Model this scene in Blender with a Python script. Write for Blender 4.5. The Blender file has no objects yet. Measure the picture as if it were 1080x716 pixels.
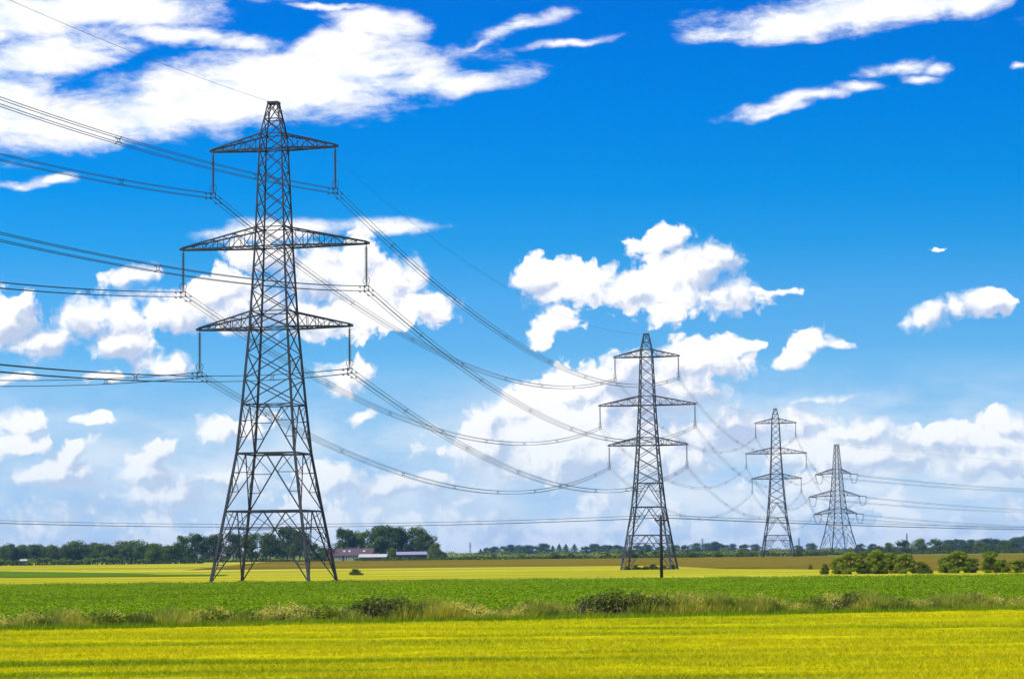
import bpy, math, random
import numpy as np
from mathutils import Vector, Matrix

R = math.radians
scene = bpy.context.scene
C = scene.collection

# ------------------------------------------------------------------ camera
FPX = 2600.0                      # focal length in photograph pixels (1080 wide)
EYE = 2.9
cam_d = bpy.data.cameras.new('camera')
cam = bpy.data.objects.new('camera', cam_d)
C.objects.link(cam)
cam_d.sensor_width = 36.0
cam_d.lens = FPX / 1080.0 * 36.0
cam_d.clip_start = 0.5
cam_d.clip_end = 60000
PITCH = math.atan(224.0 / FPX)
CROT = Matrix.Rotation(math.pi / 2 + PITCH, 3, 'X') @ Matrix.Rotation(R(-0.58), 3, 'Z')
cam.matrix_world = Matrix.Translation((0, 0, EYE)) @ CROT.to_4x4()
scene.camera = cam
scene.render.resolution_x = 1024
scene.render.resolution_y = 678

scene.view_settings.view_transform = 'Standard'
scene.view_settings.look = 'None'
scene.view_settings.exposure = 0.45
scene.view_settings.gamma = 1.0
scene.view_settings.use_curve_mapping = False

SUN_EL, SUN_AZ = R(54), R(-112)    # azimuth from +Y towards +X : sun high on the left, a little behind the camera
SUNDIR = Vector((math.sin(SUN_AZ) * math.cos(SUN_EL), math.cos(SUN_AZ) * math.cos(SUN_EL), math.sin(SUN_EL)))
sun_d = bpy.data.lights.new('sun', 'SUN')
sun_d.energy = 4.2
sun_d.angle = R(0.55)
sun_d.color = (1.0, 0.955, 0.88)
sun = bpy.data.objects.new('sun', sun_d)
C.objects.link(sun)
sun.rotation_euler = SUNDIR.to_track_quat('Z', 'Y').to_euler()
sun.location = (0, 0, 200)


def ray(x, y):
    v = CROT @ Vector((x - 540.0, 358.0 - y, -FPX))
    return v.normalized()


def at(x, y, d):
    v = ray(x, y)
    k = d / v.y
    return Vector((v.x * k, d, EYE + v.z * k))


def gx(x, d):
    """world X of photo column x (near the horizon) at distance d"""
    return at(x, 588.0, d).x


# ------------------------------------------------------------------ world : sky and clouds by direction
W = bpy.data.worlds.new('World')
scene.world = W
W.use_nodes = True
nt = W.node_tree
nt.nodes.clear()


class G:
    """tiny node-graph writer"""
    def __init__(s, tree): s.t = tree; s.n = tree.nodes; s.l = tree.links
    def put(s, sock, v):
        if hasattr(v, 'is_linked') or hasattr(v, 'node'): s.l.new(v, sock)
        else: sock.default_value = v
    def math(s, op, a, b=None, c=None, clamp=False):
        n = s.n.new('ShaderNodeMath'); n.operation = op; n.use_clamp = clamp
        s.put(n.inputs[0], a)
        if b is not None: s.put(n.inputs[1], b)
        if c is not None: s.put(n.inputs[2], c)
        return n.outputs[0]
    def vmath(s, op, a, b=None):
        n = s.n.new('ShaderNodeVectorMath'); n.operation = op
        s.put(n.inputs[0], a)
        if b is not None: s.put(n.inputs[1], b)
        return n.outputs['Value'] if op in ('LENGTH', 'DOT_PRODUCT') else n.outputs[0]
    def comb(s, x, y, z):
        n = s.n.new('ShaderNodeCombineXYZ')
        for i, v in enumerate((x, y, z)): s.put(n.inputs[i], v)
        return n.outputs[0]
    def sep(s, v):
        n = s.n.new('ShaderNodeSeparateXYZ'); s.put(n.inputs[0], v); return n.outputs
    def noise(s, v, scale, detail=5, rough=0.55, dist=0.0, dims='3D', color=False):
        n = s.n.new('ShaderNodeTexNoise'); n.noise_dimensions = dims
        s.put(n.inputs['Vector'], v); n.inputs['Scale'].default_value = scale
        n.inputs['Detail'].default_value = detail; n.inputs['Roughness'].default_value = rough
        n.inputs['Distortion'].default_value = dist
        return n.outputs['Color' if color else 'Fac']
    def voro(s, v, scale, detail=2.0, smooth=0.6):
        n = s.n.new('ShaderNodeTexVoronoi'); n.voronoi_dimensions = '2D'; n.feature = 'F1'
        n.normalize = True
        s.put(n.inputs['Vector'], v); n.inputs['Scale'].default_value = scale
        n.inputs['Detail'].default_value = detail; n.inputs['Roughness'].default_value = 0.55
        return n.outputs['Distance']
    def remap(s, v, a, b, c=0.0, d=1.0, smooth=True):
        n = s.n.new('ShaderNodeMapRange'); n.interpolation_type = 'SMOOTHSTEP' if smooth else 'LINEAR'
        n.clamp = True
        s.put(n.inputs['Value'], v)
        for k, x in zip(('From Min', 'From Max', 'To Min', 'To Max'), (a, b, c, d)): s.put(n.inputs[k], x)
        return n.outputs['Result']
    def mix(s, f, a, b, mode='MIX'):
        n = s.n.new('ShaderNodeMix'); n.data_type = 'RGBA'; n.blend_type = mode; n.clamp_factor = True
        s.put(n.inputs[0], f); s.put(n.inputs[6], a); s.put(n.inputs[7], b)
        return n.outputs[2]
    def ramp(s, f, stops):
        n = s.n.new('ShaderNodeValToRGB'); s.put(n.inputs[0], f)
        e = n.color_ramp.elements
        while len(e) > 1: e.remove(e[-1])
        e[0].position = stops[0][0]; e[0].color = (*stops[0][1], 1)
        for p, c in stops[1:]:
            k = e.new(p); k.color = (*c, 1)
        return n.outputs[0]


def uv(x, y):
    v = ray(x, y)
    return math.atan2(v.x, v.y) * 26.0, math.asin(v.z) * 26.0


# (x, y, half width, half height, tilt in degrees) in hundredths of a radian-like units, given from where they stand over the horizon
CUMULUS = [
    (8, 340, 34, 34, 0), (45, 362, 50, 20, 0), (108, 338, 42, 30, 10), (122, 362, 50, 18, 0), (140, 291, 26, 9, 8),
    (185, 328, 46, 22, 0), (232, 305, 36, 24, 0), (262, 325, 56, 28, 0), (335, 292, 40, 34, 0), (378, 272, 36, 28, 0),
    (402, 298, 42, 34, 0), (448, 326, 36, 20, -15), (345, 335, 90, 20, 0), (285, 270, 40, 14, 0),
    (180, 381, 32, 13, 6), (368, 398, 30, 15, 10), (380, 441, 14, 6, 15), (240, 450, 34, 12, 10), (26, 445, 34, 10, 3),
    (86, 444, 28, 5, 0), (107, 393, 14, 5, 0), (20, 398, 20, 4, 10),
    (578, 292, 36, 22, 0), (615, 303, 52, 24, 0), (668, 305, 60, 22, 0), (716, 293, 62, 34, 14), (752, 278, 30, 20, 0),
    (745, 312, 50, 18, 0), (592, 336, 34, 18, 35), (806, 307, 28, 3.5, 3), (700, 254, 30, 13, 14), (716, 246, 14, 10, 0),
    (982, 333, 24, 14, 30), (1008, 325, 30, 13, 20), (1040, 317, 22, 13, 0), (849, 376, 30, 9, 3), (860, 367, 20, 14, 0),
    (889, 363, 15, 5, 5), (990, 264, 6, 2, 0), (872, 424, 26, 5, 8), (108, 372, 18, 5, 0),
    # towering cloud behind the second pylon
    (735, 382, 70, 24, 8), (775, 368, 36, 10, 10), (712, 410, 52, 40, 20), (655, 395, 50, 22, 20), (610, 412, 44, 26, 0),
    (548, 428, 36, 20, 35), (560, 452, 60, 34, 0), (640, 440, 80, 40, 0), (512, 470, 46, 26, 20), (600, 480, 120, 34, 0),
    (770, 446, 44, 20, 0), (740, 462, 70, 26, 0), (690, 480, 90, 30, 0),
    # right-hand bank
    (850, 446, 50, 12, 0), (905, 455, 70, 14, 0), (980, 462, 80, 14, 0), (1062, 448, 30, 16, 0), (1040, 466, 60, 14, 0),
    (900, 478, 160, 20, 0), (1060, 485, 120, 20, 0),
    # low puffs on the left
    (160, 482, 26, 12, 30), (145, 497, 24, 14, 0), (78, 478, 22, 10, 30), (20, 470, 24, 12, 10), (60, 500, 56, 16, 0),
    (232, 505, 60, 12, 0), (350, 508, 50, 16, 0), (395, 515, 40, 14, 0), (445, 510, 44, 16, 0), (180, 521, 60, 14, 0),
    (-60, 470, 60, 14, 0), (-90, 330, 60, 26, 0), (1180, 455, 80, 18, 0), (1190, 350, 40, 14, 10),
]
WISP = [
    (60, 10, 200, 22, 3), (40, 60, 110, 26, 10), (250, 100, 190, 36, 3), (330, 78, 160, 34, 4), (120, 125, 150, 28, 6),
    (440, 88, 110, 15, 4), (400, 26, 50, 18, -8), (350, 50, 70, 20, 10), (210, 40, 110, 10, -4), (10, 110, 60, 50, 0), (20, 20, 80, 30, 0),
    (545, 30, 52, 9, 14), (600, 45, 38, 3.5, 5), (505, 46, 20, 4, 20), (350, 7, 50, 3, 0),
    (905, 12, 150, 22, 4), (840, 24, 84, 18, 4), (770, 36, 50, 9, 3), (1010, 4, 90, 12, 6),
    (832, 108, 46, 10, 14), (862, 100, 26, 7, 0), (815, 119, 44, 5, 10), (950, 70, 40, 8, 4), (990, 72, 16, 7, 0), (975, 83, 18, 4, 0),
    (915, 92, 26, 5, -5), (1078, 68, 5, 2.5, 0),
    (262, 246, 66, 10, 3), (405, 238, 58, 9, -3), (60, 189, 22, 4, 5), (15, 196, 20, 4, 5), (300, 240, 60, 10, 0),
    (-90, 90, 120, 40, 5), (1160, 10, 90, 14, 4),
]


def blob_group(name, blobs, ref):
    g = bpy.data.node_groups.new(name, 'ShaderNodeTree')
    g.interface.new_socket('P', in_out='INPUT', socket_type='NodeSocketVector')
    g.interface.new_socket('D', in_out='OUTPUT', socket_type='NodeSocketFloat')
    q = G(g)
    gi = q.n.new('NodeGroupInput'); go = q.n.new('NodeGroupOutput')
    cur = None
    for (x, y, a, b, t) in blobs:
        u, v = uv(x, y)
        m = q.n.new('ShaderNodeMapping'); m.vector_type = 'TEXTURE'
        src = gi.outputs[0]
        if cur is not None:               # a vanishing term keeps the blobs evaluated one after another (node stack size)
            va = q.n.new('ShaderNodeVectorMath'); va.operation = 'MULTIPLY_ADD'
            q.l.new(cur, va.inputs[0]); va.inputs[1].default_value = (1e-9, 1e-9, 1e-9); q.l.new(src, va.inputs[2])
            src = va.outputs[0]
        q.l.new(src, m.inputs['Vector'])
        m.inputs['Location'].default_value = (u, v, 0)
        m.inputs['Rotation'].default_value = (0, 0, R(t))
        m.inputs['Scale'].default_value = (a / 100.0, b / 100.0, 1)
        L = q.vmath('LENGTH', m.outputs[0])
        sc_ = min(1.15, max(0.5, (b / ref) ** 0.5))            # small clouds get softer, more broken edges
        L = q.math('MULTIPLY_ADD', L, sc_, -sc_)
        if cur is None: cur = L
        else: cur = q.math('SMOOTH_MIN', cur, L, 0.12)
    q.l.new(cur, go.inputs[0])
    return g


g = G(nt)
tc = g.n.new('ShaderNodeTexCoord')
D = tc.outputs['Generated']
dx, dy, dz = g.sep(g.vmath('NORMALIZE', D))
az = g.math('ARCTAN2', dx, dy)
el = g.math('ARCSINE', dz)
U = g.math('MULTIPLY', az, 26.0)
V = g.math('MULTIPLY', el, 26.0)
P = g.comb(U, V, 0.0)
# domain warp so outlines are ragged
wn = g.noise(P, 2.2, 3, 0.55, dims='2D', color=True)
warp = g.vmath('MULTIPLY', g.vmath('SUBTRACT', wn, (0.5, 0.5, 0.5)), (0.34, 0.2, 0.0))
Pw = g.vmath('ADD', P, warp)

cg = blob_group('cumulus_places', CUMULUS, 20.0)
wg = blob_group('wisp_places', WISP, 16.0)


def use(grp, vec):
    n = g.n.new('ShaderNodeGroup'); n.node_tree = grp
    g.l.new(vec, n.inputs[0]); return n.outputs[0]


def relief(p):
    vo = g.voro(p, 4.4, 2.6)
    fb = g.noise(p, 2.6, 7, 0.58, dims='2D')
    a = g.math('MULTIPLY', g.math('SUBTRACT', 0.40, vo), 1.15)
    b = g.math('MULTIPLY', g.math('SUBTRACT', fb, 0.5), 1.9)
    return g.math('ADD', a, b)


LO = (-0.07, 0.10, 0.0)          # towards the light, in sky units
P2 = g.vmath('ADD', Pw, LO)
bankn = g.noise(g.vmath('MULTIPLY', P, (0.45, 1.0, 1.0)), 1.7, 4, 0.55, dims='2D')


def density(p):
    d0 = use(cg, p)
    base = g.math('SUBTRACT', 0.14, d0)
    # low bank near the horizon, all the way round
    vv = g.sep(p)[1]
    lo = g.remap(vv, 0.05, 1.9, 0.62, -1.7, smooth=False)
    lo = g.math('ADD', lo, g.math('MULTIPLY', g.math('SUBTRACT', bankn, 0.5), 2.0))
    base = g.math('SMOOTH_MAX', base, lo, 0.25)
    r = relief(p)
    return g.math('ADD', g.math('MINIMUM', base, 0.8), r), r, base


dens, rel, base1 = density(Pw)
dens2, rel2, base2 = density(P2)
wid = g.remap(g.noise(P, 1.1, 2, 0.5, dims='2D'), 0.35, 0.65, 0.28, 0.85)
m_cu = g.remap(dens, 0.0, wid)
# soft shade : billows turned away from the light, and the grey of the thick middles and undersides
slope = g.math('SUBTRACT', rel2, rel)
deep = g.math('SUBTRACT', base2, base1)
sn = g.noise(P, 1.05, 5, 0.5, dims='2D')
sh = g.math('ADD', g.math('MULTIPLY', slope, 0.95), g.math('MULTIPLY', deep, 1.1))
sh = g.math('ADD', sh, g.math('MULTIPLY', g.math('SUBTRACT', sn, 0.50), 2.8))
sh = g.math('ADD', sh, g.remap(g.sep(P)[1], 0.3, 2.6, 0.24, 0.0))
sh = g.remap(sh, -0.27, 0.74)
# wisps
Pst = g.vmath('MULTIPLY', P, (0.5, 1.35, 1.0))
rotm = g.n.new('ShaderNodeMapping'); rotm.inputs['Rotation'].default_value = (0, 0, R(-12))
g.l.new(Pst, rotm.inputs['Vector'])
w1 = g.noise(rotm.outputs[0], 2.2, 8, 0.62, 0.15, dims='2D')
dw = use(wg, g.vmath('ADD', P, g.vmath('MULTIPLY', warp, (0.9, 0.7, 0.0))))
wd = g.math('ADD', g.math('MINIMUM', g.math('SUBTRACT', 0.16, dw), 0.95), g.math('MULTIPLY', g.math('SUBTRACT', w1, 0.49), 1.8))
m_w = g.remap(wd, -0.08, 0.80)
w_sh = g.remap(w1, 0.52, 0.34)

# sky itself
sky = g.n.new('ShaderNodeTexSky')
sky.sky_type = 'NISHITA'
sky.sun_disc = False
sky.sun_elevation = SUN_EL
sky.sun_rotation = SUN_AZ
sky.altitude = 20
sky.air_density = 1.0
sky.dust_density = 0.6
sky.ozone_density = 3.0
zz = g.math('MULTIPLY', g.math('MAXIMUM', dz, 0.0), 4.2)
g.l.new(g.vmath('NORMALIZE', g.comb(dx, dy, g.math('ADD', zz, 0.05))), sky.inputs['Vector'])
hs = g.n.new('ShaderNodeHueSaturation')
hs.inputs['Saturation'].default_value = 1.0
hs.inputs['Value'].default_value = 1.0
g.l.new(sky.outputs[0], hs.inputs['Color'])
SKYTINT = g.ramp(g.math('DIVIDE', V, 12.0), [(v / 12.0, c) for v, c in (
    (0.0, (1.02, 1.06, 1.32)), (0.62, (1.12, 1.25, 1.36)), (1.2, (1.20, 1.60, 1.58)), (1.9, (1.0, 1.88, 1.90)), (2.7, (0.60, 1.84, 2.14)),
    (3.2, (0.20, 1.71, 2.18)), (3.8, (0.02, 1.55, 2.33)), (4.6, (0.0, 1.35, 2.38)), (5.7, (0.0, 1.08, 2.32)), (9.0, (0.55, 1.15, 1.8)))])
skyc = g.mix(1.0, hs.outputs[0], SKYTINT, 'MULTIPLY')
CL = 9.0
cloud_l = (1.02 * CL, 1.02 * CL, 1.03 * CL, 1)
cloud_d = (0.50 * CL, 0.60 * CL, 0.80 * CL, 1)
cc = g.mix(sh, cloud_l, cloud_d)
wc = g.mix(w_sh, cloud_l, (0.80 * CL, 0.88 * CL, 1.0 * CL, 1))
# clouds close to the horizon sink into the air
air = g.remap(V, 0.0, 2.0, 0.5, 0.0)
airc = (4.7, 6.3, 7.6, 1)
cc = g.mix(air, cc, airc)
veil_n = g.noise(g.vmath('MULTIPLY', P, (0.5, 1.5, 1.0)), 1.0, 6, 0.6, dims='2D')
veil = g.math('MULTIPLY', g.remap(V, 0.9, 2.15, 1.0, 0.0), g.remap(V, -0.1, 0.7, 0.45, 1.0))
side = g.remap(U, -1.2, 1.6, 0.72, 1.0)
veil = g.math('MULTIPLY', g.math('MULTIPLY', veil, side), g.remap(veil_n, 0.30, 0.62, 0.25, 0.92))
veilc = g.mix(g.remap(g.noise(g.vmath('MULTIPLY', P, (0.6, 1.3, 1.0)), 2.0, 6, 0.6, dims='2D'), 0.35, 0.65), (0.70 * CL, 0.82 * CL, 0.93 * CL, 1), (0.97 * CL, 0.99 * CL, 1.0 * CL, 1))
veilc = g.mix(air, veilc, airc)
skyc = g.mix(veil, skyc, veilc)
out = g.mix(m_w, skyc, wc)
out = g.mix(m_cu, out, cc)
bg = g.n.new('ShaderNodeBackground')
g.l.new(out, bg.inputs['Color'])
bg.inputs['Strength'].default_value = 0.085
# the rest of the sky (overhead, behind, far to the sides): a simpler scatter of the same clouds
gen = g.noise(P, 0.28, 5, 0.6, dims='2D')
gm = g.remap(gen, 0.54, 0.66)
simple_c = g.mix(gm, skyc, (0.82 * CL, 0.87 * CL, 0.98 * CL, 1))
bg2 = g.n.new('ShaderNodeBackground')
g.l.new(simple_c, bg2.inputs['Color'])
bg2.inputs['Strength'].default_value = 0.085
far_u = g.math('GREATER_THAN', g.math('ABSOLUTE', U), 8.5)
far_v = g.math('GREATER_THAN', V, 7.4)
below = g.math('LESS_THAN', V, -0.3)
gate = g.math('MAXIMUM', g.math('MAXIMUM', far_u, far_v), below)
mxs = g.n.new('ShaderNodeMixShader')
g.l.new(gate, mxs.inputs[0]); g.l.new(bg.outputs[0], mxs.inputs[1]); g.l.new(bg2.outputs[0], mxs.inputs[2])
wo = g.n.new('ShaderNodeOutputWorld')
g.l.new(mxs.outputs[0], wo.inputs['Surface'])
W.cycles.sampling_method = 'MANUAL'
W.cycles.sample_map_resolution = 512
scene.cycles.max_bounces = 6
scene.cycles.diffuse_bounces = 2
scene.cycles.volume_bounces = 0
scene.cycles.use_adaptive_sampling = True
scene.cycles.adaptive_threshold = 0.015
scene.cycles.adaptive_min_samples = 12

# ------------------------------------------------------------------ materials


def mat(name):
    m = bpy.data.materials.new(name); m.use_nodes = True
    m.node_tree.nodes.clear()
    return m, G(m.node_tree)


def finish(q, col, rough=0.7, metal=0.0, bump=None, spec=0.3, trans=0.0, tcol=None):
    p = q.n.new('ShaderNodeBsdfPrincipled')
    q.put(p.inputs['Base Color'], col if not isinstance(col, tuple) else (*col[:3], 1))
    q.put(p.inputs['Roughness'], rough)
    p.inputs['Metallic'].default_value = metal
    p.inputs['Specular IOR Level'].default_value = spec
    if bump is not None:
        h, s, dist = bump
        b = q.n.new('ShaderNodeBump'); b.inputs['Strength'].default_value = s; b.inputs['Distance'].default_value = dist
        q.l.new(h, b.inputs['Height']); q.l.new(b.outputs[0], p.inputs['Normal'])
    o = q.n.new('ShaderNodeOutputMaterial')
    if trans > 0:
        t = q.n.new('ShaderNodeBsdfTranslucent')
        q.put(t.inputs['Color'], tcol if tcol is not None else col)
        mx = q.n.new('ShaderNodeMixShader'); mx.inputs[0].default_value = trans
        q.l.new(p.outputs[0], mx.inputs[1]); q.l.new(t.outputs[0], mx.inputs[2])
        q.l.new(mx.outputs[0], o.inputs['Surface'])
    else:
        q.l.new(p.outputs[0], o.inputs['Surface'])


def simple(name, col, rough=0.6, metal=0.0, var=0.25, scale=1.5, spec=0.3):
    m, q = mat(name)
    t = q.n.new('ShaderNodeTexCoord')
    n = q.noise(t.outputs['Object'], scale, 5, 0.6)
    a = tuple(c * (1 - var) for c in col); b = tuple(c * (1 + var) for c in col)
    finish(q, q.ramp(n, [(0.3, a), (0.7, b)]), rough, metal, spec=spec)
    return m


def leafy(name, cols, trans=0.25, pos_scale=None, pos_cols=None, spec=0.08):
    """foliage: every leaf its own tint, and every plant a slightly different mean"""
    m, q = mat(name)
    ge = q.n.new('ShaderNodeNewGeometry'); oi = q.n.new('ShaderNodeObjectInfo')
    k = len(cols)
    f = q.math('ADD', q.math('MULTIPLY', ge.outputs['Random Per Island'], 0.62), q.math('MULTIPLY', oi.outputs['Random'], 0.38))
    c = q.ramp(f, [(i / max(1, k - 1), cols[i]) for i in range(k)])
    if pos_cols:
        n = q.noise(q.vmath('MULTIPLY', ge.outputs['Position'], pos_scale), 1.0, 5, 0.62)
        c2 = q.ramp(n, pos_cols)
        c = q.mix(1.0, c, c2, 'MULTIPLY')
    finish(q, c, 0.7, spec=spec, trans=trans)
    return m


def field(name, stops, scale=(0.12, 0.12), detail=6, bump=0.0, fine=None, rough=0.9):
    m, q = mat(name)
    ge = q.n.new('ShaderNodeNewGeometry')
    p = q.vmath('MULTIPLY', ge.outputs['Position'], (scale[0], scale[1], 0.2))
    n = q.noise(p, 1.0, detail, 0.62)
    c = q.ramp(n, stops)
    if fine:
        n2 = q.noise(ge.outputs['Position'], fine[0], 4, 0.6)
        c = q.mix(1.0, c, q.ramp(n2, [(0.3, (1 - fine[1],) * 3), (0.7, (1 + fine[1],) * 3)]), 'MULTIPLY')
    nb = q.noise(ge.outputs['Position'], 3.0, 5, 0.7)
    finish(q, c, rough, spec=0.0, bump=(nb, bump, 0.3) if bump else None)
    return m


M = {}
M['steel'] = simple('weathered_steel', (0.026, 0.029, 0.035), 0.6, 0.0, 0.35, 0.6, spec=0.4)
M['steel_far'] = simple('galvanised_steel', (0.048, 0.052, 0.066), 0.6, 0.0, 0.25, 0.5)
M['wire'] = simple('cable_metal', (0.035, 0.04, 0.05), 0.5, 0.3, 0.1, 1.0)
M['porcelain'] = simple('brown_porcelain', (0.06, 0.045, 0.045), 0.3, 0.0, 0.3, 3.0, spec=0.5)
M['wood'] = simple('creosoted_wood', (0.02, 0.017, 0.016), 0.8, 0.0, 0.35, 4.0)
M['bark'] = simple('bark', (0.07, 0.055, 0.045), 0.9, 0, 0.3, 3.0)
M['brick'] = simple('dull_brick', (0.20, 0.11, 0.10), 0.85, 0, 0.2, 2.0)
M['cream'] = simple('pale_render', (0.26, 0.27, 0.17), 0.85, 0, 0.12, 1.0)
M['tile'] = simple('purple_brown_tiles', (0.085, 0.05, 0.058), 0.8, 0, 0.18, 1.2)
M['pale_roof'] = simple('pale_sheet_roof', (0.42, 0.38, 0.36), 0.6, 0, 0.1, 0.8)
M['lilac_roof'] = simple('grey_fibre_roof', (0.24, 0.22, 0.30), 0.6, 0, 0.12, 0.8)
M['glass'] = simple('dark_window_glass', (0.03, 0.035, 0.045), 0.15, 0, 0.1, 1.0, spec=0.6)
M['white'] = simple('white_paint', (0.75, 0.74, 0.70), 0.6, 0, 0.05, 1.0)
M['dark_timber'] = simple('dark_red_cladding', (0.10, 0.04, 0.045), 0.8, 0, 0.2, 2.0)

M['barley_sheet'] = field('barley_canopy', [(0.36, (0.17, 0.22, 0.001)), (0.44, (0.30, 0.31, 0.001)), (0.56, (0.42, 0.39, 0.002)), (0.68, (0.50, 0.44, 0.004))],
                          (0.045, 0.30), 7, 0.3, (2.5, 0.22))
M['green_sheet'] = field('leaf_crop_soil', [(0.3, (0.08, 0.14, 0.002)), (0.7, (0.12, 0.19, 0.004))], (0.1, 0.1), 6, 0.7, (3.0, 0.25))
M['meadow'] = field('yellow_meadow', [(0.34, (0.21, 0.20, 0.010)), (0.45, (0.29, 0.27, 0.012)), (0.56, (0.37, 0.335, 0.02)), (0.68, (0.55, 0.48, 0.09))], (0.006, 0.035), 7, 0, (0.5, 0.12))
M['dark_crop'] = field('dark_green_crop', [(0.3, (0.06, 0.12, 0.006)), (0.7, (0.10, 0.165, 0.01))], (0.01, 0.05), 5)
M['brown'] = field('brown_stubble', [(0.3, (0.11, 0.085, 0.008)), (0.7, (0.185, 0.138, 0.014))], (0.006, 0.03), 6, 0, (0.3, 0.1))
M['ground'] = field('far_farmland', [(0.35, (0.17, 0.18, 0.03)), (0.5, (0.13, 0.17, 0.03)), (0.65, (0.22, 0.21, 0.05))], (0.002, 0.006), 4)
M['soil'] = field('ditch_soil', [(0.3, (0.09, 0.11, 0.015)), (0.7, (0.16, 0.17, 0.03))], (0.5, 0.5), 5)

M['ears'] = leafy('barley_ears', [(0.38, 0.385, 0.001), (0.47, 0.435, 0.001), (0.55, 0.475, 0.002), (0.64, 0.54, 0.008)], 0.35,
                  (0.045, 0.30, 0.4), [(0.36, (0.42, 0.62, 0.8)), (0.43, (0.78, 0.88, 1.0)), (0.52, (0.96, 0.98, 1.0)), (0.64, (1.14, 1.06, 1.0))])
M['cropleaf'] = leafy('crop_leaves', [(0.15, 0.245, 0.001), (0.185, 0.285, 0.001), (0.225, 0.325, 0.002), (0.29, 0.38, 0.006)], 0.3,
                      (0.07, 0.16, 0.1), [(0.32, (0.62, 0.74, 0.8)), (0.5, (0.95, 0.97, 1.0)), (0.68, (1.15, 1.1, 1.0))])
M['rough'] = leafy('rough_grass_blades', [(0.18, 0.22, 0.004), (0.31, 0.32, 0.01), (0.47, 0.43, 0.05), (0.78, 0.64, 0.26)], 0.4,
                   (0.8, 0.5, 0.9), [(0.36, (0.20, 0.32, 0.4)), (0.47, (0.8, 0.92, 0.9)), (0.56, (1.1, 1.08, 1.0)), (0.68, (1.5, 1.3, 1.6))])
M['herb'] = leafy('bank_herb_leaves', [(0.12, 0.16, 0.003), (0.25, 0.26, 0.006), (0.38, 0.34, 0.03), (0.52, 0.44, 0.15)], 0.35,
                  (1.0, 0.6, 0.9), [(0.38, (0.18, 0.28, 0.35)), (0.46, (0.8, 0.9, 0.8)), (0.56, (1.1, 1.05, 1.0)), (0.66, (1.5, 1.3, 1.6))])
M['weed'] = leafy('weed_leaves', [(0.035, 0.065, 0.005), (0.09, 0.125, 0.01), (0.20, 0.22, 0.02)], 0.2)
M['seed'] = leafy('seed_heads', [(0.15, 0.10, 0.07), (0.27, 0.20, 0.14)], 0.2)
M['tree'] = leafy('dark_tree_leaves', [(0.025, 0.05, 0.010), (0.055, 0.095, 0.014), (0.12, 0.165, 0.022)], 0.2)
M['tree2'] = leafy('mid_green_tree_leaves', [(0.05, 0.09, 0.010), (0.10, 0.145, 0.014), (0.18, 0.22, 0.03)], 0.2)
M['bush'] = leafy('yellow_green_bush_leaves', [(0.08, 0.13, 0.006), (0.21, 0.27, 0.012), (0.42, 0.44, 0.06)], 0.45)
M['bush_dark'] = leafy('deep_green_bush_leaves', [(0.05, 0.09, 0.006), (0.11, 0.16, 0.01), (0.24, 0.28, 0.03)], 0.35)
M['hedge'] = leafy('hedge_leaves', [(0.03, 0.045, 0.008), (0.055, 0.075, 0.012), (0.10, 0.12, 0.02)], 0.2)
M['conifer'] = leafy('conifer_needles', [(0.02, 0.04, 0.02), (0.035, 0.065, 0.025)], 0.1)

# ------------------------------------------------------------------ mesh helpers


class MB:
    def __init__(s): s.v = []; s.f = []
    def box(s, c, size, rz=0):
        cx, cy, cz = c; a, b, h = size[0] / 2, size[1] / 2, size[2] / 2
        n = len(s.v); cs, sn = math.cos(rz), math.sin(rz)
        for z in (-h, h):
            for x, y in ((-a, -b), (a, -b), (a, b), (-a, b)):
                s.v.append((cx + x * cs - y * sn, cy + x * sn + y * cs, cz + z))
        s.f += [tuple(n + i for i in q) for q in ((3, 2, 1, 0), (4, 5, 6, 7), (0, 1, 5, 4), (1, 2, 6, 5), (2, 3, 7, 6), (3, 0, 4, 7))]
    def bar(s, a, b, w, w2=None, sides=4):
        a = Vector(a); b = Vector(b); d = (b - a)
        if d.length < 1e-6: return
        d.normalize()
        up = Vector((0, 0, 1)) if abs(d.z) < 0.9 else Vector((0, 1, 0))
        x = d.cross(up).normalized(); y = x.cross(d)
        w2 = w if w2 is None else w2
        n = len(s.v)
        for p, r in ((a, w / 2), (b, w2 / 2)):
            for i in range(sides):
                t = 2 * math.pi * (i + .5) / sides
                rr = r * (1.3 if sides == 4 else 1)
                s.v.append(tuple(p + x * math.cos(t) * rr + y * math.sin(t) * rr))
        for i in range(sides):
            j = (i + 1) % sides
            s.f.append((n + i, n + j, n + sides + j, n + sides + i))
        s.f.append(tuple(n + i for i in reversed(range(sides))))
        s.f.append(tuple(n + sides + i for i in range(sides)))
    def tube(s, pts, r, sides=6):
        n = len(s.v); pts = [Vector(p) for p in pts]
        rs = r if isinstance(r, (list, tuple)) else [r] * len(pts)
        for k, p in enumerate(pts):
            d = (pts[min(k + 1, len(pts) - 1)] - pts[max(k - 1, 0)]).normalized()
            up = Vector((0, 0, 1)) if abs(d.z) < 0.9 else Vector((0, 1, 0))
            x = d.cross(up).normalized(); y = x.cross(d)
            for i in range(sides):
                t = 2 * math.pi * i / sides
                s.v.append(tuple(p + (x * math.cos(t) + y * math.sin(t)) * rs[k]))
        for k in range(len(pts) - 1):
            for i in range(sides):
                j = (i + 1) % sides
                s.f.append((n + k * sides + i, n + k * sides + j, n + (k + 1) * sides + j, n + (k + 1) * sides + i))
        s.f.append(tuple(n + i for i in reversed(range(sides))))
        e = n + (len(pts) - 1) * sides
        s.f.append(tuple(e + i for i in range(sides)))
    def build(s, name, m, parent=None, smooth=False):
        me = bpy.data.meshes.new(name)
        me.from_pydata(s.v, [], s.f); me.materials.append(m)
        if smooth: me.shade_smooth()
        o = bpy.data.objects.new(name, me); C.objects.link(o)
        if parent: o.parent = parent
        return o


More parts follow.
